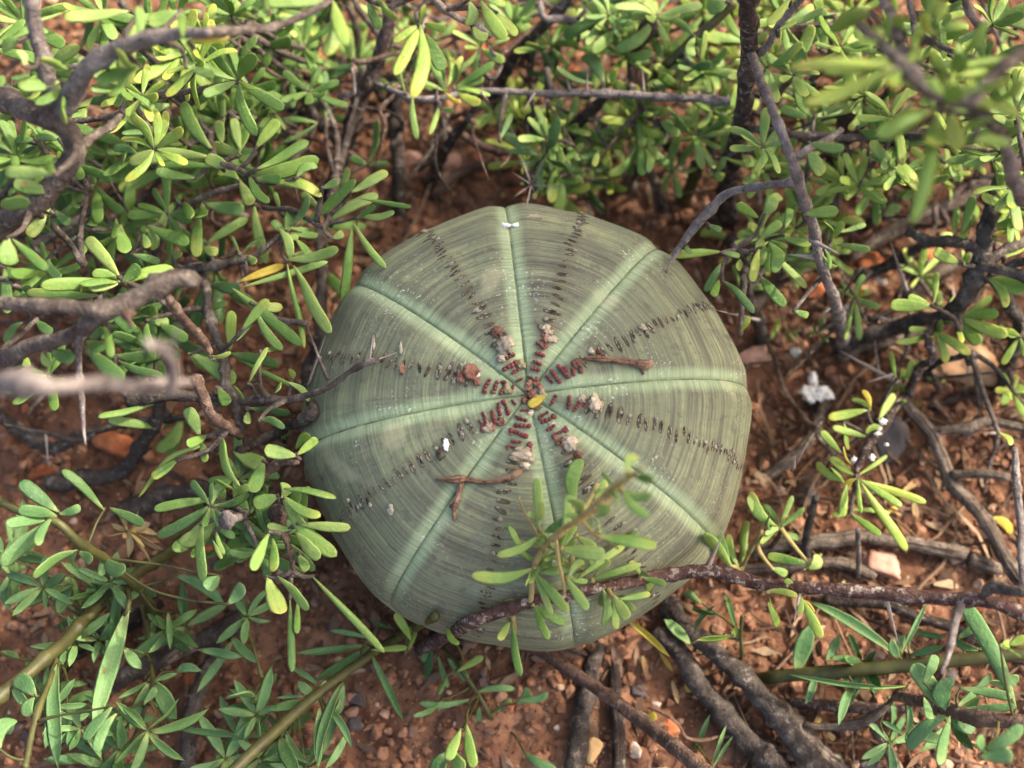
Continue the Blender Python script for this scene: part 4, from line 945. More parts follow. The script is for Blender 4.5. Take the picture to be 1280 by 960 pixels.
C.leaves(780, 240, """520 240 380 200 70b, 525 240 660 200 55, 490 300 250 320 55b, 500 310 580 300 45, 550 340 480 350 45y, 680 280 640 460 60b, 640 300 690 240 45, 760 230 750 350 80, 680 190 790 160 60, 790 220 930 290 70, 790 310 900 490 50, 680 420 790 520 70, 550 380 580 500 50, 490 440 640 570 50d, 460 440 430 530 50, 700 120 740 20 80, 600 180 590 90 35, 820 150 830 70 50, 900 110 1060 90 70b, 1040 230 1050 120 55, 1060 230 1100 150 50b, 1110 180 1200 170 35, 1090 290 1235 300 45, 1000 280 1030 360 25, 990 350 1080 420 35,
730 750 870 720 65b, 720 740 775 630 35b, 850 590 930 620 45, 580 705 625 640 45b, 420 160 490 190 40d, 310 270 330 290 40d, 600 330 560 400 50, 720 300 790 330 50, 640 130 560 60 60, 760 100 800 10 70, 640 480 700 470 40b, 480 400 410 470 50d, 590 250 540 320 40""", z=4.9, dz=0.3)
C.leaves(780, 240, """1150 530 1180 430 45, 1150 530 1060 490 25, 1150 540 1100 750 25, 1160 540 1200 710 45, 1170 530 1280 570 45, 1160 520 1230 490 30b, 1110 500 1100 440 30, 970 700 1030 780 25d, 970 700 930 720 25d, 970 690 1000 630 25d, 960 700 930 650 25d, 1170 520 1210 500 35y""", z=2.0, dz=0.2)
C.flush()
for px, py, z, n, L in ((980, 30, 6, 8, 65), (1000, 130, 4.4, 7, 60), (1050, 60, 6, 8, 70), (1080, 120, 5, 8, 65), (1000, 260, 3.4, 7, 55), (960, 210, 3.6, 7, 60), (1120, 180, 5, 8, 65), (1090, 235, 3.4, 7, 55), (1190, 180, 7, 8, 70), (1240, 30, 7, 9, 70), (1270, 140, 8, 8, 70), (1170, 20, 9, 8, 60), (1230, 80, 10, 9, 60), (1250, 190, 6, 7, 60), (960, 300, 3.4, 6, 55), (1150, 230, 4, 6, 50)):
    C.rosette(px, py, z, n, L, mat=random.choice(('leaf', 'leaf', 'leaf_bright')))
C.undergrowth(55, (930, -10, 1290, 260), (.6, 4))
C.clumps(38, (930, -10, 1290, 240), (1.5, 6), (50, 75), mats=('leaf', 'leaf', 'leaf_bright')); C.clumps(8, (930, 230, 1080, 330), (1.5, 4), (50, 65), mats=('leaf', 'leaf_bright'))
C.finish()

# --- shrub at the right
D = Plant('shrub', PG(1260, 300), 'open shrub of knotted dark stems over stony soil to the right', 'shrub', 'spiny succulent leaved shrubs', leafmat='leaf_bright')
D.branch([(1262, 205, 5, 9), (1250, 240, 4.8, 10), (1234, 288, 4.4, 10), (1227, 330, 4.0, 12), (1205, 372, 3.4, 11), (1185, 395, 2.6, 10), (1150, 400, 1.8, 9), (1110, 412, 1.2, 9), (1060, 424, 0.6, 9), (1020, 440, -.7, 8)], 'bark_dark', rough=0.16)
D.branch([(1135, 290, 3.6, 5), (1148, 294, 3.8, 7), (1160, 302, 4, 7), (1185, 302, 4.2, 6), (1212, 306, 4.2, 7), (1230, 320, 4.2, 8)], 'bark', rough=0.18)
D.branch([(1340, 280, 4, 8), (1280, 303, 4.2, 7), (1250, 318, 4.2, 7), (1228, 332, 4.1, 8)], 'bark')
D.branch([(1225, 333, 4.1, 7), (1255, 338, 4.4, 7), (1290, 347, 4.6, 7), (1340, 360, 4.6, 7)], 'bark')
D.branch([(1250, 336, 4.3, 5), (1270, 328, 4.6, 5), (1300, 322, 5, 5)], 'bark_dark')
D.branch([(1072, 352, .4, 7), (1090, 340, 1, 7), (1110, 330, 1.4, 7), (1150, 308, 2, 6), (1175, 300, 3, 5)], 'bark_dark')
D.branch([(1060, 300, -.4, 7), (1085, 280, .6, 6), (1100, 262, 1.4, 6), (1112, 248, 2, 5)], 'bark_brown')
dt = D.branch([(1268, 560, 6.4, 4), (1270, 600, 6.6, 5), (1275, 680, 6.8, 5), (1279, 730, 6.8, 5)], 'bark_pale')
D.thorn_px(dt, 1133, 362, 2, 1113, 302, 3.6, 3.4); D.thorn_px(dt, 1122, 478, .8, 1047, 437, 1.6, 3.2); D.thorn_px(dt, 1099, 470, .5, 1093, 425, 1.6, 2.6)
D.branch([(1175, 400, 2.4, 6), (1160, 420, 3, 5), (1168, 450, 2.6, 5), (1150, 458, 2, 5), (1140, 480, 1.4, 6), (1134, 500, .8, 6)], 'bark_speck')
D.branch([(1195, 392, 3, 6), (1197, 405, 3.4, 5), (1200, 420, 3.6, 4)], 'bark')
D.branch([(1240, 345, 4, 7), (1262, 380, 3.4, 8), (1275, 410, 2.6, 9), (1255, 470, .6, 10), (1248, 530, -.6, 11)], 'bark_dark')
D.branch([(1155, 470, 1, 3), (1175, 452, 1.6, 4), (1200, 445, 2, 4), (1215, 440, 2.4, 3)], 'bark_dark')
D.branch([(1132, 490, .8, 5), (1120, 508, 1.4, 6), (1108, 525, 2, 6), (1092, 548, 2.4, 6), (1080, 570, 2.6, 5.5), (1071, 592, 2.8, 4)], 'bark_speck', rough=0.22)
D.leaves(960, 240, """930 220 940 85 55, 1000 200 1030 20 60, 1020 200 1080 0 60, 960 220 1000 200 45, 850 210 920 210 40, 960 360 830 280 70, 770 300 770 390 35, 1110 200 1235 85 40, 1130 220 1190 205 35y, 1100 260 1170 250 50, 1140 140 1280 130 60, 1180 330 1280 280 60, 820 570 610 550 80, 810 560 690 520 50, 830 550 840 410 40, 860 600 870 490 40, 880 570 940 525 25, 1150 180 1250 210 60,
960 620 1100 440 50, 960 630 1160 530 50, 960 640 1160 600 70, 960 645 1200 720 75, 955 650 1050 770 80, 1100 430 1280 500 110, 1100 430 1190 560 60, 1040 360 980 290 40, 1000 380 990 300 30""", z=4.3, dz=0.3)
D.leaves(960, 240, """830 690 890 660 70, 830 690 680 750 40, 830 690 760 740 25, 830 690 820 770 28, 840 700 900 850 55, 850 690 1010 800 60, 820 690 700 680 40, 640 940 620 800 30, 680 930 790 840 45, 660 960 690 870 60, 720 940 730 870 45, 790 930 890 940 30, 1190 920 1250 760 50d, 580 120 650 80 70d, 500 120 550 60 45d, 640 20 740 10 60, 940 660 960 780 40, 860 680 930 640 40""", z=2.6, dz=0.3)
D.leaves(960, 480, """440 460 310 380 70, 450 460 585 355 30, 440 480 390 530 45y, 470 480 670 610 50, 500 500 775 590 50, 460 490 460 630 30, 470 500 715 835 60, 410 640 570 760 50, 400 620 620 610 35, 360 530 375 660 50, 350 510 240 390 50, 340 520 310 420 40, 360 620 340 670 45, 500 130 300 170 60, 530 130 430 60 35, 520 120 475 30 35y, 550 180 630 50 55, 500 265 320 210 45, 590 250 490 240 45, 380 190 390 330 45, 370 350 260 235 45, 400 360 350 330 30y,
700 120 760 105 25, 640 20 700 20 70, 630 40 580 10 50, 630 70 670 90 40, 1190 100 1260 160 50, 1150 240 1220 290 50, 1200 20 1190 90 60, 1230 40 1280 20 60""", z=2.6, dz=0.25)
D.flush()
for px, py, z, n, L in ((1265, 260, 5, 7, 60), (1275, 420, 3, 6, 60), (1265, 490, 1.4, 5, 50), (1150, 345, 1.6, 5, 45)):
    D.rosette(px, py, z, n, L)
D.undergrowth(34, (960, 260, 1290, 560), (.4, 2))
D.finish()

# --- low bough creeping in front of the globe with one leafy sprig
E = Plant('shrub', PG(1330, 800), 'low brown bough crossing in front of the globe, bearing a leafy sprig', 'shrub', 'spiny succulent leaved shrubs', twigmat='twig_green')
E.branch([(1400, 815, 5, 10), (1330, 790, 6, 10), (1280, 768, 6.4, 10), (1235, 752, 6.4, 9), (1170, 748, 6, 9), (1100, 741, 5.6, 9), (1030, 738, 5.3, 8), (960, 731, 5.1, 8), (892, 714, 5, 9), (830, 718, 5, 8), (770, 731, 5, 7), (720, 741, 4.9, 7), (672, 750, 4.6, 8), (620, 766, 3.9, 9), (585, 780, 2.8, 9), (545, 800, 1.2, 10), (505, 822, -.6, 11)], 'bough', rough=0.17, wob=0.03, node=0.22)
e1 = E.branch([(1202, 752, 6.2, 5), (1194, 785, 6.6, 5), (1178, 842, 7, 2)], 'bark_pale')
E.thorn_px(e1, 884, 712, 5, 906, 662, 5.6, 3); E.thorn_px(e1, 1107, 745, 5.5, 1124, 808, 4.8, 3); E.thorn_px(e1, 1000, 740, 5.2, 992, 780, 5.4, 2.4); E.thorn_px(e1, 1225, 748, 6.2, 1262, 722, 6.6, 2.4)
E.branch([(1225, 750, 6.3, 6), (1240, 735, 6.7, 7), (1280, 740, 7.2, 7), (1340, 750, 7, 7)], 'bark')
E.branch([(660, 754, 4.7, 3.5), (661, 735, 5.2, 3.5), (667, 710, 5.8, 3.5), (679, 688, 6.4, 3.5), (695, 672, 7, 3.5), (732, 642, 8, 3.8), (760, 617, 8.7, 3.8), (785, 598, 9.2, 3.2), (806, 586, 9.6, 2)], 'twig_green', name='sprig_stem', rough=0.08)
e2 = E.branch([(679, 690, 6.4, 3), (672, 667, 6.8, 2), (648, 622, 7.2, 1)], 'twig_green', name='sprig_stem', rough=0.05)
E.branch([(695, 674, 7, 2.4), (698, 700, 6.8, 2.4), (705, 742, 6.4, 1.6)], 'twig_green', name='sprig_stem', rough=0.05)
E.branch([(682, 697, 6.2, 2), (705, 702, 6.3, 2), (730, 712, 6.2, 1.4)], 'twig_green', name='sprig_stem', rough=0.05)
E.branch([(728, 650, 7.8, 2.2), (745, 668, 7.6, 2.2), (773, 686, 7.4, 1.4)], 'twig_green', name='sprig_stem', rough=0.05)
E.branch([(641, 770, 4.4, 2), (640, 778, 4.3, 2.4), (644, 792, 3.9, 1.6)], 'twig_green', name='sprig_stem', rough=0.05)
E.leaves(560, 560, """455 410 455 150 60, 640 290 660 60 90, 580 400 590 240 50, 900 130 950 30 70, 480 440 270 530 55, 430 600 150 640 75, 440 640 600 820 62, 430 640 520 820 40, 420 780 580 860 60, 430 790 520 960 50, 380 810 280 790 60, 590 650 700 810 60, 740 430 1040 490 90, 640 440 720 560 80, 560 500 790 520 90, 870 210 1000 340 60, 880 220 1020 240 60, 730 300 820 310 60,
690 660 900 480 50, 720 660 940 410 40, 700 660 960 600 50, 310 860 250 970 50, 330 870 350 1130 50, 960 640 910 570 45, 960 640 1010 610 50, 975 650 1010 730 55, 980 655 1090 680 42, 820 740 760 830 60, 820 740 780 890 55, 825 740 830 910 50, 830 740 900 870 70, 840 740 940 810 40, 830 735 890 740 40, 870 775 1010 730 45, 400 620 390 690 40, 660 320 610 260 70, 470 320 400 330 40, 440 330 500 330 40, 350 460 300 380 40, 380 520 350 420 40,
420 500 480 490 60, 800 230 900 220 70, 740 190 800 170 60, 600 620 700 670 40, 460 640 520 560 40, 560 420 620 300 60, 500 430 560 360 60, 930 160 1060 150 60, 480 640 620 590 60, 620 640 690 560 50""", z=6.0, dz=0.3, roll=0.25)
E.leaves(960, 720, """160 100 270 310 60b, 180 130 250 160 40y, 0 80 140 110 45b, 0 130 40 150 40b, 0 170 80 260 50b, 170 90 160 200 40, 140 60 80 10 40b""", z=5.1, dz=0.2)
E.flush()
for px, py, z, n, L in ((700, 690, 6.6, 4, 55), (738, 645, 8, 4, 50), (676, 705, 6, 4, 50), (770, 612, 8.8, 4, 45), (725, 715, 6, 4, 48)):
    E.rosette(px, py, z, n, L)
E.finish()

S = Plant('leafy_shoot', PG(930, 725), 'small leafy shoot between the globe\'s right flank and the split logs', 'shoot', leafmat='leaf', twigmat='twig_green')
S.branch([(935, 728, -.4, 3), (925, 715, 1.2, 3), (912, 706, 2.6, 2.5)], 'twig_green', rough=0.06)
S.branch([(958, 690, -.3, 3), (968, 675, 1.4, 3), (976, 660, 2.4, 2.5)], 'bark_brown', rough=0.06)
S.branch([(925, 715, 1.2, 2.5), (940, 690, 2, 2.5), (950, 668, 2.6, 2)], 'twig_green', rough=0.06)
S.leaves(960, 480, """60 720 120 560 35, 60 720 180 620 35, 60 720 20 740 40, 40 760 110 770 60, 70 760 160 765 50, 50 700 0 780 40, 210 900 0 850 60, 150 960 240 890 25, 200 950 260 870 80, 20 920 90 960 50, 60 720 -20 600 40, -20 760 -40 640 36""", z=2.4)
S.leaves(640, 510, """820 590 740 380 66d, 830 600 720 460 50, 860 600 865 410 46, 980 440 900 330 56, 930 400 900 340 36, 840 600 790 480 40""", z=2.8, sc=3.0, snap=6)
S.finish()

# ------------------------------------------------------------------ green-stemmed herbs
def herb(base, label, **kw):
    return Plant('herb', base, label, 'herb', 'green stemmed herbs', leafmat=kw.get('lm', 'leaf_blue'), kind='lance', twigmat='stalk')
W1 = herb(PG(520, 785), 'herb with a straight olive stem leaning left, at the globe\'s front foot')
W1.branch([(545, 770, -.4, 6), (505, 792, .8, 6), (460, 820, 1.6, 6), (382, 880, 2.6, 7), (320, 937, 3.4, 7.5), (280, 975, 3.8, 8)], 'stalk', 'stem', rough=0.05, wob=0.02, node=0.12)
W1.leaves(320, 720, """700 270 530 240 28, 560 310 360 275 34, 560 345 200 400 48, 580 370 260 520 60d, 590 430 745 735 48, 440 540 250 860 70, 420 660 340 900 44, 350 650 460 840 50, 455 780 370 955 50, 290 670 320 960 64, 240 620 70 680 60d, 270 620 220 520 70, 270 600 350 520 44, 240 600 120 600 24, 170 450 310 540 36, 150 780 270 950 70d, 100 830 200 980 90d, 430 540 400 690 60""", z=2.2)
W1.leaves(320, 720, """590 415 770 370 40b, 760 370 790 270 56b, 785 280 700 200 56b""", z=2.0, kind='spoon', snap=4)
W1.flush()
W1.clumps(6, (300, 850, 430, 970), (.8, 2), (50, 80), (3, 5), mats=('leaf_blue', 'leaf_dark'))
W1.finish()
W2 = herb(PG(945, 848), 'herb with a long olive green stem lying to the right of the fallen sticks')
W2.branch([(925, 852, -.4, 8), (960, 847, .8, 8), (1035, 840, 1.6, 9), (1135, 832, 2.2, 9), (1235, 822, 2.8, 8), (1300, 815, 3, 8)], 'stalk', 'stem', rough=0.05, wob=0.02, node=0.12)
W2.leaves(960, 720, """700 550 140 520 34, 430 545 360 740 60, 640 400 260 110 70, 680 400 790 140 34, 690 370 690 290 50, 290 430 340 290 60, 330 390 470 440 60, 140 480 230 240 110, 720 280 880 290 45, 760 390 890 330 50, 1060 370 910 300 50, 950 310 1050 240 50, 210 520 180 640 50, 660 420 620 330 60, 1180 560 1100 480 60, 1180 460 1240 560 70""", z=2.0)
W2.leaves(960, 720, """780 540 820 390 70, 900 690 690 840 90, 890 680 700 450 110, 920 680 910 520 120, 910 700 1040 760 110, 910 720 850 950 70, 780 660 800 720 60, 960 640 1130 500 60, 960 560 1190 600 60, 1000 650 1240 640 50, 1240 660 1000 130 100""", z=4.4, kind='spoon', mat='leaf_blue', snap=5)
W2.branch([(1120, 870, 1.8, 7), (1160, 880, 3.4, 8), (1195, 892, 4.2, 9), (1240, 898, 4.8, 10), (1300, 905, 5.2, 10)], 'bark_brown', 'stem', rough=0.06)
W2.leaves(960, 720, """1080 870 1230 780 80, 1040 930 1230 900 90, 1100 900 1020 790 70, 1160 350 1220 330 60b, 1240 340 1290 310 60b, 1200 360 1260 390 50b""", z=6.4, kind='spoon', snap=3)
W2.flush()
W2.clumps(5, (1050, 800, 1290, 950), (.8, 2.4), (60, 90), (3, 5), mats=('leaf_blue', 'leaf_dark'))
W2.finish()
W3 = herb(PG(40, 720), 'herb with blurred hairy olive stems in the corner below the shrub\'s boughs')
W3.branch([(-60, 600, 4.8, 7), (0, 628, 5.4, 5.5), (35, 640, 5.6, 5.5), (70, 652, 5.8, 5.5), (98, 675, 5.4, 6), (125, 693, 4.6, 6), (160, 722, 3.2, 6), (190, 760, 1, 6), (200, 790, -.5, 6)], 'stalk', 'stem', rough=0.05)
W3.branch([(-50, 915, 4.4, 10), (0, 870, 4.0, 9), (62, 820, 3.4, 8.5), (108, 775, 2.6, 8), (165, 722, 1.8, 8), (215, 688, 1.0, 8), (260, 655, -.5, 8)], 'stalk', 'stem', rough=0.05)
W3.branch([(30, 960, 5, 4), (48, 890, 4.4, 4), (62, 845, 3.8, 3.5), (70, 822, 3.4, 3)], 'stalk', 'stem')
W3.leaves(0, 480, """290 640 100 490 90, 280 680 110 640 80, 300 660 400 620 60, 230 700 20 720 70, 220 720 0 900 110, 240 700 190 800 60, 380 830 140 900 90d, 380 850 310 960 70, 400 840 480 900 60, 520 860 620 930 90, 500 880 500 960 50, 520 630 330 430 60d, 570 610 720 710 60d""", z=5.0, kind='spoon', dz=0.5)
W3.leaves(0, 720, """340 0 280 200 90, 600 20 490 400 80, 640 160 480 760 110, 290 440 260 940 100, 400 80 60 180 80d, 480 10 450 130 60, 880 0 1110 140 70, 430 0 560 50 44, 720 70 820 90 50, 770 210 760 360 44, 840 180 845 370 40d, 620 360 710 450 70, 740 530 580 600 44, 790 520 880 490 34, 880 480 990 480 60, 800 530 920 700 130, 740 550 650 770 90, 1000 370 1220 410 60, 1170 320 980 540 60, 1150 300 1270 420 60, 1210 110 1270 250 60, 830 750 1220 820 40, 0 380 100 420 50d, 720 30 640 120 50, 330 700 450 690 50, 400 760 330 860 60, 60 560 150 640 60, 20 700 60 800 80""", z=2.4)
W3.branch([(175, 745, .6, 3), (185, 800, 1.4, 3), (188, 852, 2.2, 3), (186, 880, 2.4, 2)], 'stalk', 'stem', rough=0.05)
W3.branch([(300, 760, 1.6, 2.5), (320, 820, 1.8, 2.5), (338, 872, 1.6, 2.5), (350, 900, .6, 2.5)], 'stalk', 'stem', rough=0.05)
W3.branch([(110, 775, 2.4, 3), (150, 728, 2.6, 3), (160, 745, 3, 3), (155, 770, 3.2, 2)], 'stalk', 'stem', rough=0.05)
W3.leaves(0, 720, """1140 140 1240 60 90, 1100 0 1040 80 90, 1270 600 1140 610 90, 560 650 440 830 80, 600 720 480 880 70, 720 640 780 560 50, 0 860 60 700 120, 180 600 60 520 110, 160 610 120 680 90""", z=5.0, kind='spoon')
W3.flush()
W3.clumps(24, (-10, 690, 330, 970), (.8, 3), (55, 95), (4, 6), mats=('leaf_blue', 'leaf_dark', 'leaf_blue'))
W3.finish()
W4 = herb(PG(640, 930), 'small sprawling green seedling on bare soil before the globe')
W4.branch([(543, 800, .5, 2.5), (570, 825, 1, 3), (585, 852, 1, 3), (610, 890, .8, 3), (635, 928, -.3, 3)], 'stalk', 'stem', rough=0.05)
W4.leaves(320, 720, """880 340 850 510 60, 860 350 845 420 40, 910 400 950 560 36, 950 500 920 610 30, 1090 610 830 650 44, 930 620 830 690 36, 1000 420 1060 520 60, 1050 460 1140 400 44b, 1100 565 1280 575 44, 1170 675 1280 620 54, 1140 690 1100 780 50, 960 260 1010 340 45b, 1280 850 1190 950 80""", z=1.2, kind='spoon', mat='leaf_blue')
W4.leaves(320, 720, """1050 740 1110 960 70, 1000 780 980 940 70, 960 880 900 1000 100d, 980 860 1020 960 100""", z=4.4, kind='spoon', mat='leaf')
W4.leaves(640, 720, """20 640 80 560 60, 40 600 180 590 50, 0 820 100 780 50, 60 880 190 960 60""", z=1.0, kind='spoon')
W4.finish()
W5 = herb(PG(925, 900), 'tuft of narrow grassy leaves growing between the fallen sticks')
W5.branch([(925, 838, -.3, 2.5), (926, 815, 1.2, 2.5), (928, 770, 2.6, 2)], 'stalk', 'stem', rough=0.04)
W5.branch([(868, 945, -.3, 2), (870, 930, .6, 2)], 'stalk', 'stem', rough=0.04)
W5.leaves(640, 720, """1140 450 1140 60 32, 1130 300 1070 40 34, 1160 430 1160 100 26, 1190 480 1230 250 60, 890 340 750 230 70d, 1100 295 920 300 60b, 1130 320 1100 240 45b, 900 890 980 700 40, 1000 950 1050 760 26, 1010 960 1090 800 22, 940 130 870 40 50, 880 190 960 200 30d, 930 230 990 160 30""", z=1.6)
W5.finish()

# ------------------------------------------------------------------ dead sticks lying about
def stick(label, pts, mat, name='dead_stick', rough=0.14, wob=0.05, group=None, sides=10, node=0.2):
    path = []
    for px, py, z, r in pts:
        q = P(px, py, z) if z > 3 else PG(px, py, z); path.append([*q, px2cm(r, q)])
    path = catmull(path, 0.16)
    o = tube_obj(name, path, M[mat], None, sides=sides, rough=rough, wob=wob, node=node, seed=len(bpy.data.objects) * 0.1)
    return tag(o, label, 'stick', group)
stick('slim brown stick slanting up from the globe\'s front foot', [(640, 800, .5, 7), (690, 822, .6, 8), (752, 865, 1.0, 8), (810, 908, 1.8, 9), (870, 955, 3.4, 10), (890, 972, 4, 10)], 'bark_brown')
stick('short grey barked stick leading down from the globe under the slim brown stick', [(748, 805, -.1, 9), (740, 835, .15, 11), (733, 870, .25, 11), (725, 910, .3, 12), (716, 965, .3, 13)], 'bark_dark', rough=0.2)
stick('straight charred stick beside the short grey barked stick', [(768, 825, -.1, 8), (770, 880, .2, 8), (773, 920, .3, 9), (775, 975, .3, 9)], 'deaddark')
stick('thick gnarled dark stick, upper of the two below the bough', [(836, 755, .2, 12), (860, 790, .6, 12), (880, 803, .7, 12), (922, 840, .8, 12), (960, 880, .8, 13), (1000, 935, .8, 14), (1030, 975, .8, 15)], 'bark_dark', rough=0.22, node=0.4)
stick('thick gnarled dark stick, lower of the two below the bough', [(822, 790, .2, 11), (852, 818, .5, 12), (872, 852, .6, 13), (910, 898, .6, 14), (955, 942, .6, 15), (985, 975, .6, 15)], 'bark_dark', rough=0.22, node=0.4)
stick('weathered forked dead branch on bare red soil at the right', [(1128, 498, .9, 7), (1148, 522, .8, 8), (1165, 542, .7, 8), (1175, 568, .6, 8), (1190, 600, .6, 9), (1222, 638, .6, 9), (1255, 692, .8, 9), (1280, 730, 1.2, 9)], 'dead', rough=0.2)
stick('crooked grey twig reaching right from the forked dead branch', [(1164, 540, .7, 6), (1190, 538, .9, 6), (1212, 535, 1.1, 7), (1235, 526, 1.2, 6), (1290, 537, 1.2, 6)], 'dead', rough=0.18)
stick('stubby broken grey twig beside the forked dead branch', [(1190, 592, .7, 5), (1225, 592, .9, 6), (1262, 598, 1.0, 5)], 'dead')
stick('long split grey log lying below the yellow green leaf cluster', [(940, 690, .2, 8), (985, 680, .3, 9), (1040, 675, .35, 10), (1085, 672, .35, 9), (1150, 682, .35, 9), (1207, 693, .3, 9)], 'dead', rough=0.2)
stick('short split grey wood piece at the end of the long log', [(1212, 698, .3, 8), (1232, 706, .3, 9), (1252, 712, .3, 7)], 'dead', rough=0.2)
stick('splintered grey stick under the long split log', [(930, 712, .2, 6), (990, 706, .3, 7), (1040, 703, .35, 7), (1075, 712, .3, 7), (1095, 720, .2, 4)], 'dead', rough=0.22)
stick('thin upright grey stub before the long split log', [(1073, 722, 0, 3), (1073, 695, 1.4, 3.4), (1072, 662, 2.6, 3)], 'bark_pale', wob=0)
stick('knotty brown stub with a pale cup by the long split log', [(1007, 700, 0, 5), (1008, 670, 1.0, 5), (1014, 645, 1.6, 5), (1020, 622, 2.2, 4)], 'bark_dark', rough=0.25)
stick('dark stick along the soil below the low bough', [(1030, 748, .3, 9), (1090, 752, .5, 8), (1140, 768, .5, 7), (1190, 785, .5, 7), (1250, 815, .5, 7), (1300, 830, .4, 7)], 'deaddark')
stick('weathered chunk of grey wood at the lower right', [(945, 870, .5, 10), (970, 888, .6, 15), (1000, 918, .6, 15), (1040, 952, .4, 12), (1060, 975, .4, 12)], 'dead', rough=0.25)
stick('thin grey stick crossing over the weathered wood chunk', [(1005, 906, .8, 4), (1040, 910, 1.0, 5), (1075, 905, 1.2, 6), (1100, 888, 1.3, 5), (1118, 872, 1.2, 3)], 'dead')
stick('short grey stick pointing away from the weathered wood chunk', [(1090, 908, .6, 6), (1103, 925, .5, 7), (1125, 970, .3, 8)], 'dead')
stick('dark lichened stick beneath the long olive stem', [(985, 878, .2, 6), (1030, 882, .4, 7), (1080, 885, .4, 7), (1140, 885, .3, 6)], 'bark_speck')
stick('brown root curving beside the globe\'s right flank', [(950, 600, -.1, 8), (978, 583, .3, 8), (1006, 560, .4, 7), (1022, 530, .4, 6), (1028, 505, .3, 5)], 'dead')
stick('thick sooty stick lying in the herb bed at the lower left', [(130, 858, .2, 12), (150, 848, .4, 12), (195, 825, .6, 12), (240, 806, .6, 11), (275, 790, .5, 12), (305, 770, .3, 12)], 'bark_dark', rough=0.2)
stick('dark rough stick rising steeply in the herb bed', [(233, 960, .3, 10), (236, 910, .5, 10), (248, 870, .5, 10), (262, 830, .4, 9), (275, 790, .3, 9)], 'bark_dark', rough=0.2)
stick('black burnt stick crossing under the hairy olive stems', [(65, 850, .3, 11), (90, 818, .5, 11), (120, 800, .6, 11), (160, 780, .5, 10), (200, 750, .3, 9)], 'deaddark', rough=0.25)
stick('cut pale ended twig resting on the sooty stick', [(205, 828, 1.2, 7), (222, 817, 1.4, 7), (242, 806, 1.5, 7)], 'dead', wob=0)
stick('flat weathered branch on the stony soil behind the right shrub', [(1060, 322, .2, 7), (1085, 307, .4, 8), (1135, 278, .6, 9), (1180, 258, .6, 9), (1215, 242, .5, 9), (1245, 218, .4, 8)], 'dead', rough=0.2)
stick('bleached stick slanting beneath the right shrub', [(1130, 372, .3, 6), (1160, 350, .5, 7), (1185, 333, .5, 7), (1215, 322, .4, 6)], 'dead')
stick('grey brown stick on the soil below the white crust', [(1050, 448, .2, 7), (1080, 432, .4, 7), (1110, 426, .4, 7), (1150, 412, .3, 7)], 'dead')
stick('brown stick in the gap behind the globe', [(540, 245, .1, 6), (575, 215, .4, 6), (600, 205, .5, 6), (640, 210, .3, 6)], 'bark_brown')
stick('dark log in deep shade to the left of the globe', [(150, 640, .1, 13), (200, 625, .3, 14), (250, 618, .4, 13), (300, 640, .3, 12)], 'bark_dark', rough=0.2)
stick('thin reddish root arching under the globe\'s front', [(560, 805, 0, 4), (600, 798, .5, 4), (640, 800, .6, 4.5), (700, 806, .4, 4), (740, 820, 0, 4)], 'bark_brown')

# ------------------------------------------------------------------ stones
def stone(px, py, rx, ry, mat, label, group=None, flat=1.0, rot=None, name='stone', up=0.25):
    q = PG(px, py); a = px2cm(rx, q); b = px2cm(ry, q)
    Mx = Matrix.Translation(q + Vector((0, 0, min(a, b) * up))) @ Matrix.Rotation(rot if rot is not None else random.uniform(-0.4, 0.4), 4, 'Z') @ Matrix.Rotation(random.gauss(0, .15), 4, 'X') @ Matrix.Diagonal((a * 1.15, b * 1.3, min(a, b) * 1.15 * flat, 1))
    o = inst(name, random.choice(ROCKS), Mx, None, M[mat]); return tag(o, label, 'stone', group)
stone(1212, 460, 48, 40, 'tan', 'large flat tan stone under the right shrub', flat=.5)
stone(1115, 550, 26, 32, 'grey', 'flat slate grey stone on bare soil beside the forked dead branch', flat=.5)
stone(837, 912, 15, 16, 'rust', 'round orange stone beside the lower gnarled stick')
stone(795, 940, 12, 14, 'white', 'chalky white stone beside the straight charred stick')
stone(1095, 820, 16, 12, 'grey', 'black angular stone between the low bough and the long olive stem')
stone(1085, 955, 14, 12, 'grey', 'black stone beneath the grey sticks at the lower right')
stone(447, 875, 15, 14, 'grey', 'dull grey stone on bare soil beside the leaning olive stem')
stone(446, 905, 10, 13, 'grey', 'small dark stone just before the dull grey stone')
stone(416, 782, 9, 7, 'grey', 'small slate chip on the soil left of the globe\'s foot')
stone(1105, 708, 26, 22, 'pink', 'rounded pinkish stone beneath the split logs')
stone(1010, 620, 14, 14, 'grey', 'round grey stone by the knotty brown stub')
stone(50, 592, 17, 11, 'rust', 'orange stone lying by the dark twig in the left shade')
stone(80, 572, 13, 8, 'tan', 'pale chip touching the orange stone in the left shade')
stone(150, 560, 32, 20, 'rust', 'broad brownish red stone in the shade beneath the left shrub', flat=.6)
stone(206, 615, 14, 14, 'grey', 'grey flake in the soil below the left shrub\'s leaves', flat=.6)
stone(565, 207, 14, 20, 'pink', 'upright pinkish stone behind the globe among the brown sticks')
stone(515, 200, 18, 12, 'pink', 'flat pinkish stone by the dark stem behind the globe')
stone(558, 228, 14, 12, 'tan', 'tan stone against the sticks behind the globe')
stone(598, 196, 9, 16, 'rust', 'narrow orange stone wedged behind the globe')
stone(605, 216, 8, 12, 'rust', 'small orange wedge stone behind the globe\'s top')
stone(632, 182, 12, 10, 'rust', 'bright orange stone under the crossing stems')
stone(650, 240, 10, 8, 'rust', 'orange pebble just behind the globe\'s rim')
stone(710, 90, 22, 14, 'rust', 'large orange stone beneath the horizontal thorny stem')
stone(815, 65, 10, 12, 'rust', 'orange red stone glimpsed behind the knotty stem')
stone(598, 68, 16, 14, 'rust', 'dusky red stone in the gap between the back stems')
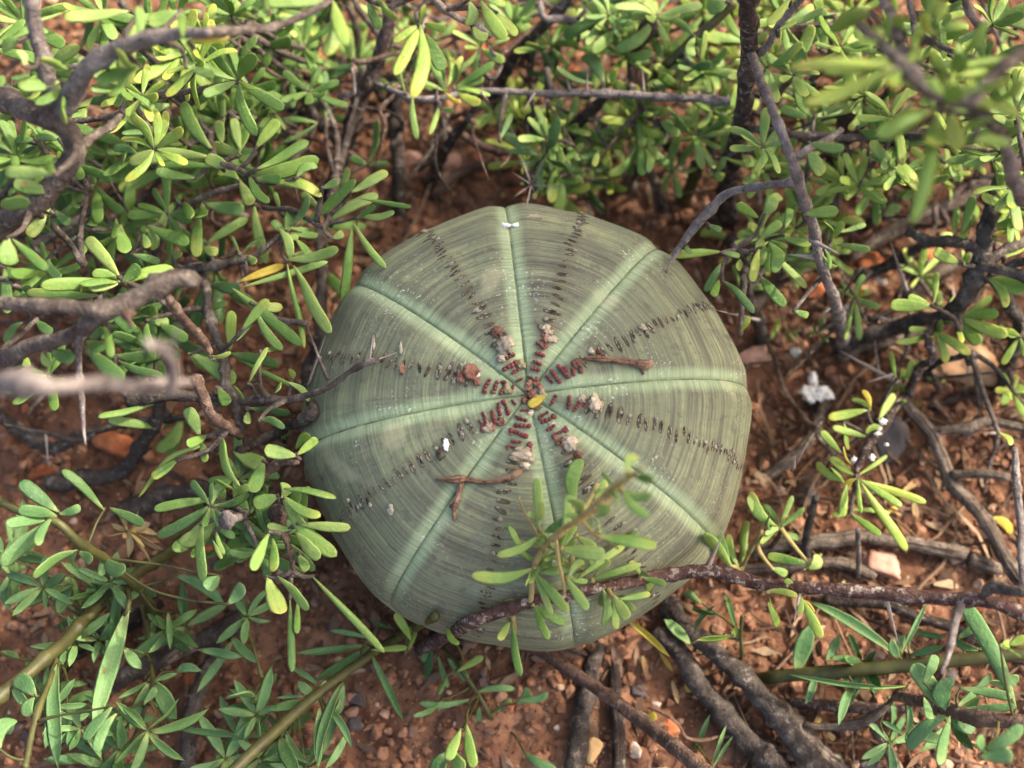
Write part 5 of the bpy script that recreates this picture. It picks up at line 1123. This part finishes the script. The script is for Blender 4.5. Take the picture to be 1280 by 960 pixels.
stone(1240, 30, 22, 20, 'pink', 'salmon pink stone at the corner behind the right shrub')
stone(1247, 55, 16, 12, 'pink', 'smaller salmon stone touching the salmon pink one')
stone(1010, 40, 14, 18, 'grey', 'bluish grey stone behind the tall trunk')
stone(1000, 62, 14, 9, 'grey', 'small bluish stone next to the bluish grey one')
stone(1090, 330, 22, 16, 'rust', 'rust stone on the sunlit patch behind the globe')
stone(1020, 362, 16, 14, 'rust', 'round orange brown stone at the foot of the pale stem')
stone(1150, 330, 26, 16, 'rust', 'broad rust slab between the dead branches', flat=.6)
stone(1085, 365, 12, 12, 'tan', 'cream stone on the sunlit patch')
stone(1102, 352, 9, 11, 'white', 'bright cream pebble on the sunlit patch')
stone(1112, 392, 11, 8, 'rust', 'orange pebble beside the knotted stem')
stone(1060, 388, 10, 8, 'white', 'pale pebble by the foot of the pale stem')
stone(1012, 334, 9, 7, 'white', 'white pebble left of the pale stem')
stone(1000, 300, 14, 10, 'pink', 'dusty pink stone behind the pale stem')
stone(1075, 290, 18, 12, 'pink', 'broad dusty pink stone on the sunlit patch')
stone(1120, 395, 13, 9, 'tan', 'tan stone just below the orange pebble')
stone(940, 445, 22, 16, 'pink', 'pale pinkish stone touching the globe\'s right flank')
stone(885, 260, 10, 8, 'tan', 'tan pebble under the green stem')
stone(245, 850, 14, 14, 'rust', 'orange stone in the herb bed by the steep stick')
stone(275, 545, 14, 11, 'rust', 'orange brown stone beneath the horizontal twig')
stone(305, 680, 13, 16, 'rust', 'rust brown stone in the shade below the pale cut branch')
stone(725, 790, 10, 8, 'grey', 'dull stone under the globe\'s front edge')
stone(727, 805, 5, 4, 'rust', 'tiny red pebble under the globe\'s front edge')
stone(696, 910, 4, 5, 'white', 'tiny white seed like pebble on bare soil', up=.8)
stone(820, 880, 7, 5, 'white', 'pale pebble above the round orange stone')
stone(800, 865, 12, 13, 'grey', 'grey flat pebble by the straight charred stick', flat=.6)
stone(340, 930, 20, 28, 'white', 'whitish slab glimpsed under the leaning olive stem', flat=.5)
stone(425, 825, 9, 5, 'tan', 'pale tan pebble beside the olive stem on soil')
stone(390, 836, 9, 4, 'pink', 'thin pinkish chip beside the olive stem on soil')
stone(1185, 845, 16, 14, 'grey', 'bluish grey stone under the long olive stem')
for i in range(90):
    for _ in range(40):
        px, py = random.uniform(-10, 1290), random.uniform(-10, 970)
        if ((px - 658) / 290) ** 2 + ((py - 530) / 290) ** 2 > 1: break
    orange = (py < 460 and px > 500)
    m, c = random.choice((('rust', 'rust'), ('rust', 'rust'), ('tan', 'tan'), ('pink', 'pinkish'), ('grey', 'grey'), ('white', 'whitish')) if orange else (('rust', 'rust'), ('rust', 'rust'), ('tan', 'tan'), ('grey', 'grey')))
    r = random.uniform(4, 10)
    where = 'behind the globe' if py < 300 else ('on soil before the globe' if py > 720 else ('right of the globe' if px > 640 else 'left of the globe'))
    stone(px, py, r, r * random.uniform(.6, 1), m, 'small %s pebble scattered %s' % (c, where), 'small %s pebbles %s' % (c, where), name='pebble')

# ------------------------------------------------------------------ fallen leaves and scraps
def fallen(x0, y0, x1, y1, w, mat, label, kind='spoon', up=.25, group=None):
    a, b = PG(x0, y0, up), PG(x1, y1, up)
    o = inst('fallen_leaf', random.choice(LEAFM[kind]), leaf_matrix(a, b, px2cm(w, a), .2), None, M[mat]); return tag(o, label, 'leaf', group)
fallen(782, 772, 840, 814, 10, 'leaf_yellow', 'long ochre leaf hanging below the bough at the globe\'s edge', 'lance', 1.6)
fallen(824, 815, 842, 838, 6, 'leaf_yellow', 'small ochre leaf on soil just below the long ochre leaf', 'lance')
fallen(1234, 647, 1267, 667, 13, 'leaf_yellow', 'yellow fallen leaf on soil beside the forked dead branch')
fallen(1127, 615, 1153, 594, 9, 'leaf_dry', 'pointed tan leaf on red soil before the yellow green leaves', 'lance')
fallen(1110, 640, 1124, 640, 9, 'leaf_yellow', 'small yellow leaf under the yellow green leaves')
fallen(1142, 628, 1147, 648, 8, 'leaf_dry', 'curled tan leaf under the yellow green leaves', 'lance')
fallen(800, 906, 820, 896, 12, 'leaf_yellow', 'broad yellow leaf touching the slim brown stick')
fallen(735, 955, 750, 925, 20, 'leaf_dry', 'broad golden leaf between the charred and barked sticks')
fallen(716, 262, 742, 268, 11, 'leaf_dry', 'tan leaf tucked behind the globe\'s rim')
fallen(735, 232, 746, 244, 12, 'leaf_dry', 'curled cream leaf behind the globe\'s rim')
fallen(857, 850, 863, 865, 7, 'leaf_yellow', 'little yellow leaf on the lower gnarled stick')
fallen(803, 820, 810, 850, 7, 'leaf_dry', 'thin curled pinkish leaf on soil below the globe', 'lance')
fallen(840, 850, 848, 880, 7, 'leaf_dry', 'thin tan leaf on soil beside the lower gnarled stick', 'lance')
fallen(1015, 910, 1025, 897, 8, 'leaf_yellow', 'yellow leaf under the thin crossing grey stick')
fallen(1035, 915, 1043, 925, 7, 'leaf_dry', 'cream leaf under the thin crossing grey stick')
fallen(980, 603, 995, 607, 7, 'leaf_dry', 'cream leaf on soil by the round grey stone')
fallen(1055, 725, 1047, 760, 9, 'leaf_dry', 'pale leaf under the low bough', 'lance')
cq = [PG(812, 885, .4), PG(830, 893, .7), PG(848, 905, .9), PG(858, 922, .7), PG(880, 925, .6), PG(898, 920, .5), PG(896, 918, .3)]
cs = tube_obj('dry_ribbon', catmull([[*q, 0.045 - 0.006 * abs(3 - i)] for i, q in enumerate(cq)], .12), M['peduncle'], None, sides=5, rough=.3)
tag(cs, 'curly dry pinkish ribbon of leaf round the orange stone', 'leaf')
# dried flower among the left herbs
df = empty('dried_flower', PG(160, 665), 'crumpled orange brown dried flower among the left herbs', 'flower')
c = P(160, 664, 2.0)
tube_obj('flower_stalk', catmull([[*PG(165, 690), .05], [*((PG(165, 690) + c) / 2), .05], [*c, .06]], .2), M['bark_brown'], df, sides=6)
for i in range(14):
    a = i * 2.4; e = random.uniform(-.1, .9); L = random.uniform(.3, .6)
    t = c + Vector((math.cos(a) * math.cos(e), math.sin(a) * math.cos(e), math.sin(e))) * L + (Vector((.25, -.1, 0)) * (i % 3))
    inst('petal', random.choice(LEAFM['lance']), leaf_matrix(c, t, random.uniform(.14, .24), .8), df, M['leaf_dry'])
# white crust on a stub, right of the globe
wc = empty('white_crust', PG(1020, 500), 'bright white crust of bird lime on a low stub right of the globe', 'crust')
base = PG(1022, 520)
for px, py, w, h in ((1008, 490, 11, 8), (1018, 492, 14, 11), (1028, 492, 13, 10), (1036, 495, 8, 6), (1016, 476, 7, 12), (1012, 498, 9, 5)):
    q = PG(px, py, .55); k_ = px2cm(1, q)
    inst('crust_lump', random.choice(HUSK), frame_m(q, RIGHT, UPV, BACK, w * k_ * .8, h * k_ * .8, 5 * k_), wc, M['lichen'])
tube_obj('stub', catmull([[*PG(1024, 515, -.2), .3], [*PG(1022, 503, .05), .28], [*PG(1021, 496, .2), .25]], .2), M['bark_dark'], wc, sides=9, rough=.3)
for i, (px, py, z) in enumerate(((1104, 527, 2.4), (1097, 542, 2.6), (1108, 556, 2.7), (1090, 572, 2.9), (1100, 536, 2.6), (1068, 575, 2.7))):
    q = P(px, py, z); k_ = px2cm(1, q)
    o = inst('lichen_flake', HUSK[i % 5], frame_m(q, RIGHT, UPV, BACK, random.uniform(2.5, 4.5) * k_, random.uniform(2, 4) * k_, 2.5 * k_), None, M['lichen'])
    tag(o, 'white lichen flake on the twig above the yellow green leaves', 'lichen', 'white lichen flakes on the twig')

# ------------------------------------------------------------------ crumbs of soil and litter: uncountable
def scatter(name, n, make, mat, label, cat, smin, smax, region=(-15, 15, -11, 17), zoff=0.3, wide=0):
    V, Fc = [], []; off = 0; protos = [make(i) for i in range(8)]
    xs = rng.uniform(region[0], region[1], n); ys = rng.uniform(region[2], region[3], n); zs = ground_h(xs, ys)
    for i in range(n):
        if math.hypot(xs[i], ys[i]) < 3.4: continue
        pv, pf = protos[i % 8]; s_ = smin + (smax - smin) * rng.random() ** 3
        e = (Matrix.Rotation(rng.uniform(0, 6.28), 3, 'Z') @ Matrix.Rotation(rng.normal(0, .12), 3, 'Y') @ Matrix.Rotation(rng.normal(0, .5 if wide else 1.5), 3, 'X'))
        V.append((pv * s_) @ np.array(e).T + np.array([xs[i], ys[i], zs[i] + s_ * zoff])); Fc.append(pf + off); off += len(pv)
    v = np.concatenate(V); f = np.concatenate(Fc)
    o = np_mesh(name, v, f, mat); o.data.polygons.foreach_set('use_smooth', [False] * len(f))
    return tag(o, label, cat, kind='stuff')
def crumb(i):
    bm = bmesh.new(); bmesh.ops.create_icosphere(bm, subdivisions=2 if i < 3 else 1, radius=1)
    for v in bm.verts:
        v.co *= 1 + 0.5 * mnoise.noise(v.co * 1.4 + Vector((i * 5.3, 0, 0))); v.co.z *= .7
    bm.verts.ensure_lookup_table(); r = (np.array([v.co[:] for v in bm.verts]), np.array([[v.index for v in f.verts] for f in bm.faces])); bm.free(); return r
scatter('soil_crumbs', 14000, crumb, M['crumb'], 'loose crumbs and grit of red clay over the ground', 'gravel', 0.035, 0.20)
def flake(i):
    rr = random.Random(i); L = rr.uniform(1.5, 4.5); w = rr.uniform(.15, .7); h = .08
    a = rr.uniform(-.6, .6)
    v = [(-L / 2, -w * .3, a * .3), (0, -w, h), (L / 2, 0, a), (0, w, h * 2), (-L / 2, w * .2, 0), (0, 0, -h)]
    f = [(0, 1, 5), (1, 2, 5), (2, 3, 5), (3, 4, 5), (4, 0, 5), (0, 4, 1), (4, 3, 1), (3, 2, 1)]
    return np.array(v), np.array(f)
scatter('leaf_litter', 6500, flake, M['litter'], 'dry leaf bits and bark chips strewn on the soil', 'litter', 0.05, 0.22, wide=1, zoff=.5)

def twiglet(i):
    rr = random.Random(i + 50); L = rr.uniform(8, 22); n = 5; V, Fc = [], []
    for k in range(n):
        t = k / (n - 1) - .5; c = np.array([t * L, math.sin(t * 5 + i) * L * .07, .4 + rr.uniform(-.1, .5)]); w = .32 * (1 - abs(t) * rr.uniform(.4, 1.4) * .8)
        V += [c + [0, w, 0], c + [0, -w * .5, w * .9], c + [0, -w * .5, -w * .9]]
        if k:
            o = (k - 1) * 3
            for a in range(3): Fc += [(o + a, o + (a + 1) % 3, o + 3 + (a + 1) % 3), (o + a, o + 3 + (a + 1) % 3, o + 3 + a)]
    return np.array(V), np.array(Fc)
scatter('twig_litter', 520, twiglet, M['litter'], 'fine dead twigs littering the soil below the shrubs', 'litter', 0.09, 0.20, region=(-15, 15, 3, 17), wide=1, zoff=.6)
scatter('twig_litter', 300, twiglet, M['litter'], 'fine dead twigs littering the soil right of the globe', 'litter', 0.09, 0.18, region=(4.5, 15, -11, 3), wide=1, zoff=.6)

# ------------------------------------------------------------------ added unseen shrub on the sunny side, its leaves placed to shade the globe
G = Plant('shrub', (22, 9, 0), 'unseen taller shrub added beyond the right edge to shade the globe', 'shrub', 'spiny succulent leaved shrubs', maxleaf=0)
rg = random.Random(11)
tops = []
for i in range(104):
    for _ in range(60):
        tx, ty = (rg.uniform(-5, 4.4), rg.uniform(-5.5, 5.5)) if i % 4 else (rg.uniform(-9, 4), rg.uniform(-7, 8))
        h = rg.uniform(15, 26)
        q = Vector((tx, ty, 4.5)) + SUNV * ((h - 4.5) / SUNV.z)
        s_ = proj(q)
        dq = q - P(1180, 120, 13.6); off = (dq - SUNV * dq.dot(SUNV)).length
        if (s_[0] > 1400 or s_[1] < -120) and off > 1.4: tops.append(q); break
stems = [(19, 4), (22, 8), (25, 13), (20, 12), (17, 16), (26, 3)]
G.branch([(22, 9, -1, .9), (22, 9, 3, .8), (22, 9, 6, .7)], 'bark', raw=True)
for x, y in stems:
    sub = [q for q in tops if min(stems, key=lambda s_: (s_[0] - q.x) ** 2 + (s_[1] - q.y) ** 2) == (x, y)]
    m = sum(sub, Vector()) / max(1, len(sub)) if sub else Vector((x, y, 18))
    G.branch([(22, 9, .5, .6), ((22 + x) / 2, (9 + y) / 2, 6, .5), (x * .6 + m.x * .4, y * .6 + m.y * .4, 12, .4), (m.x, m.y, m.z, .25)], 'bark', raw=True)
for q in tops:
    its = []
    for k in range(11):
        a = k * 2.4; e = rg.gauss(.2, .6); L = rg.uniform(1.2, 2.1)
        d = Vector((math.cos(a) * math.cos(e), math.sin(a) * math.cos(e), math.sin(e)))
        its.append((q + d * .05, q + d * L, rg.uniform(.35, .55), 'leaf', 'spoon', .8))
    G.twig(q, its)
G.finish()
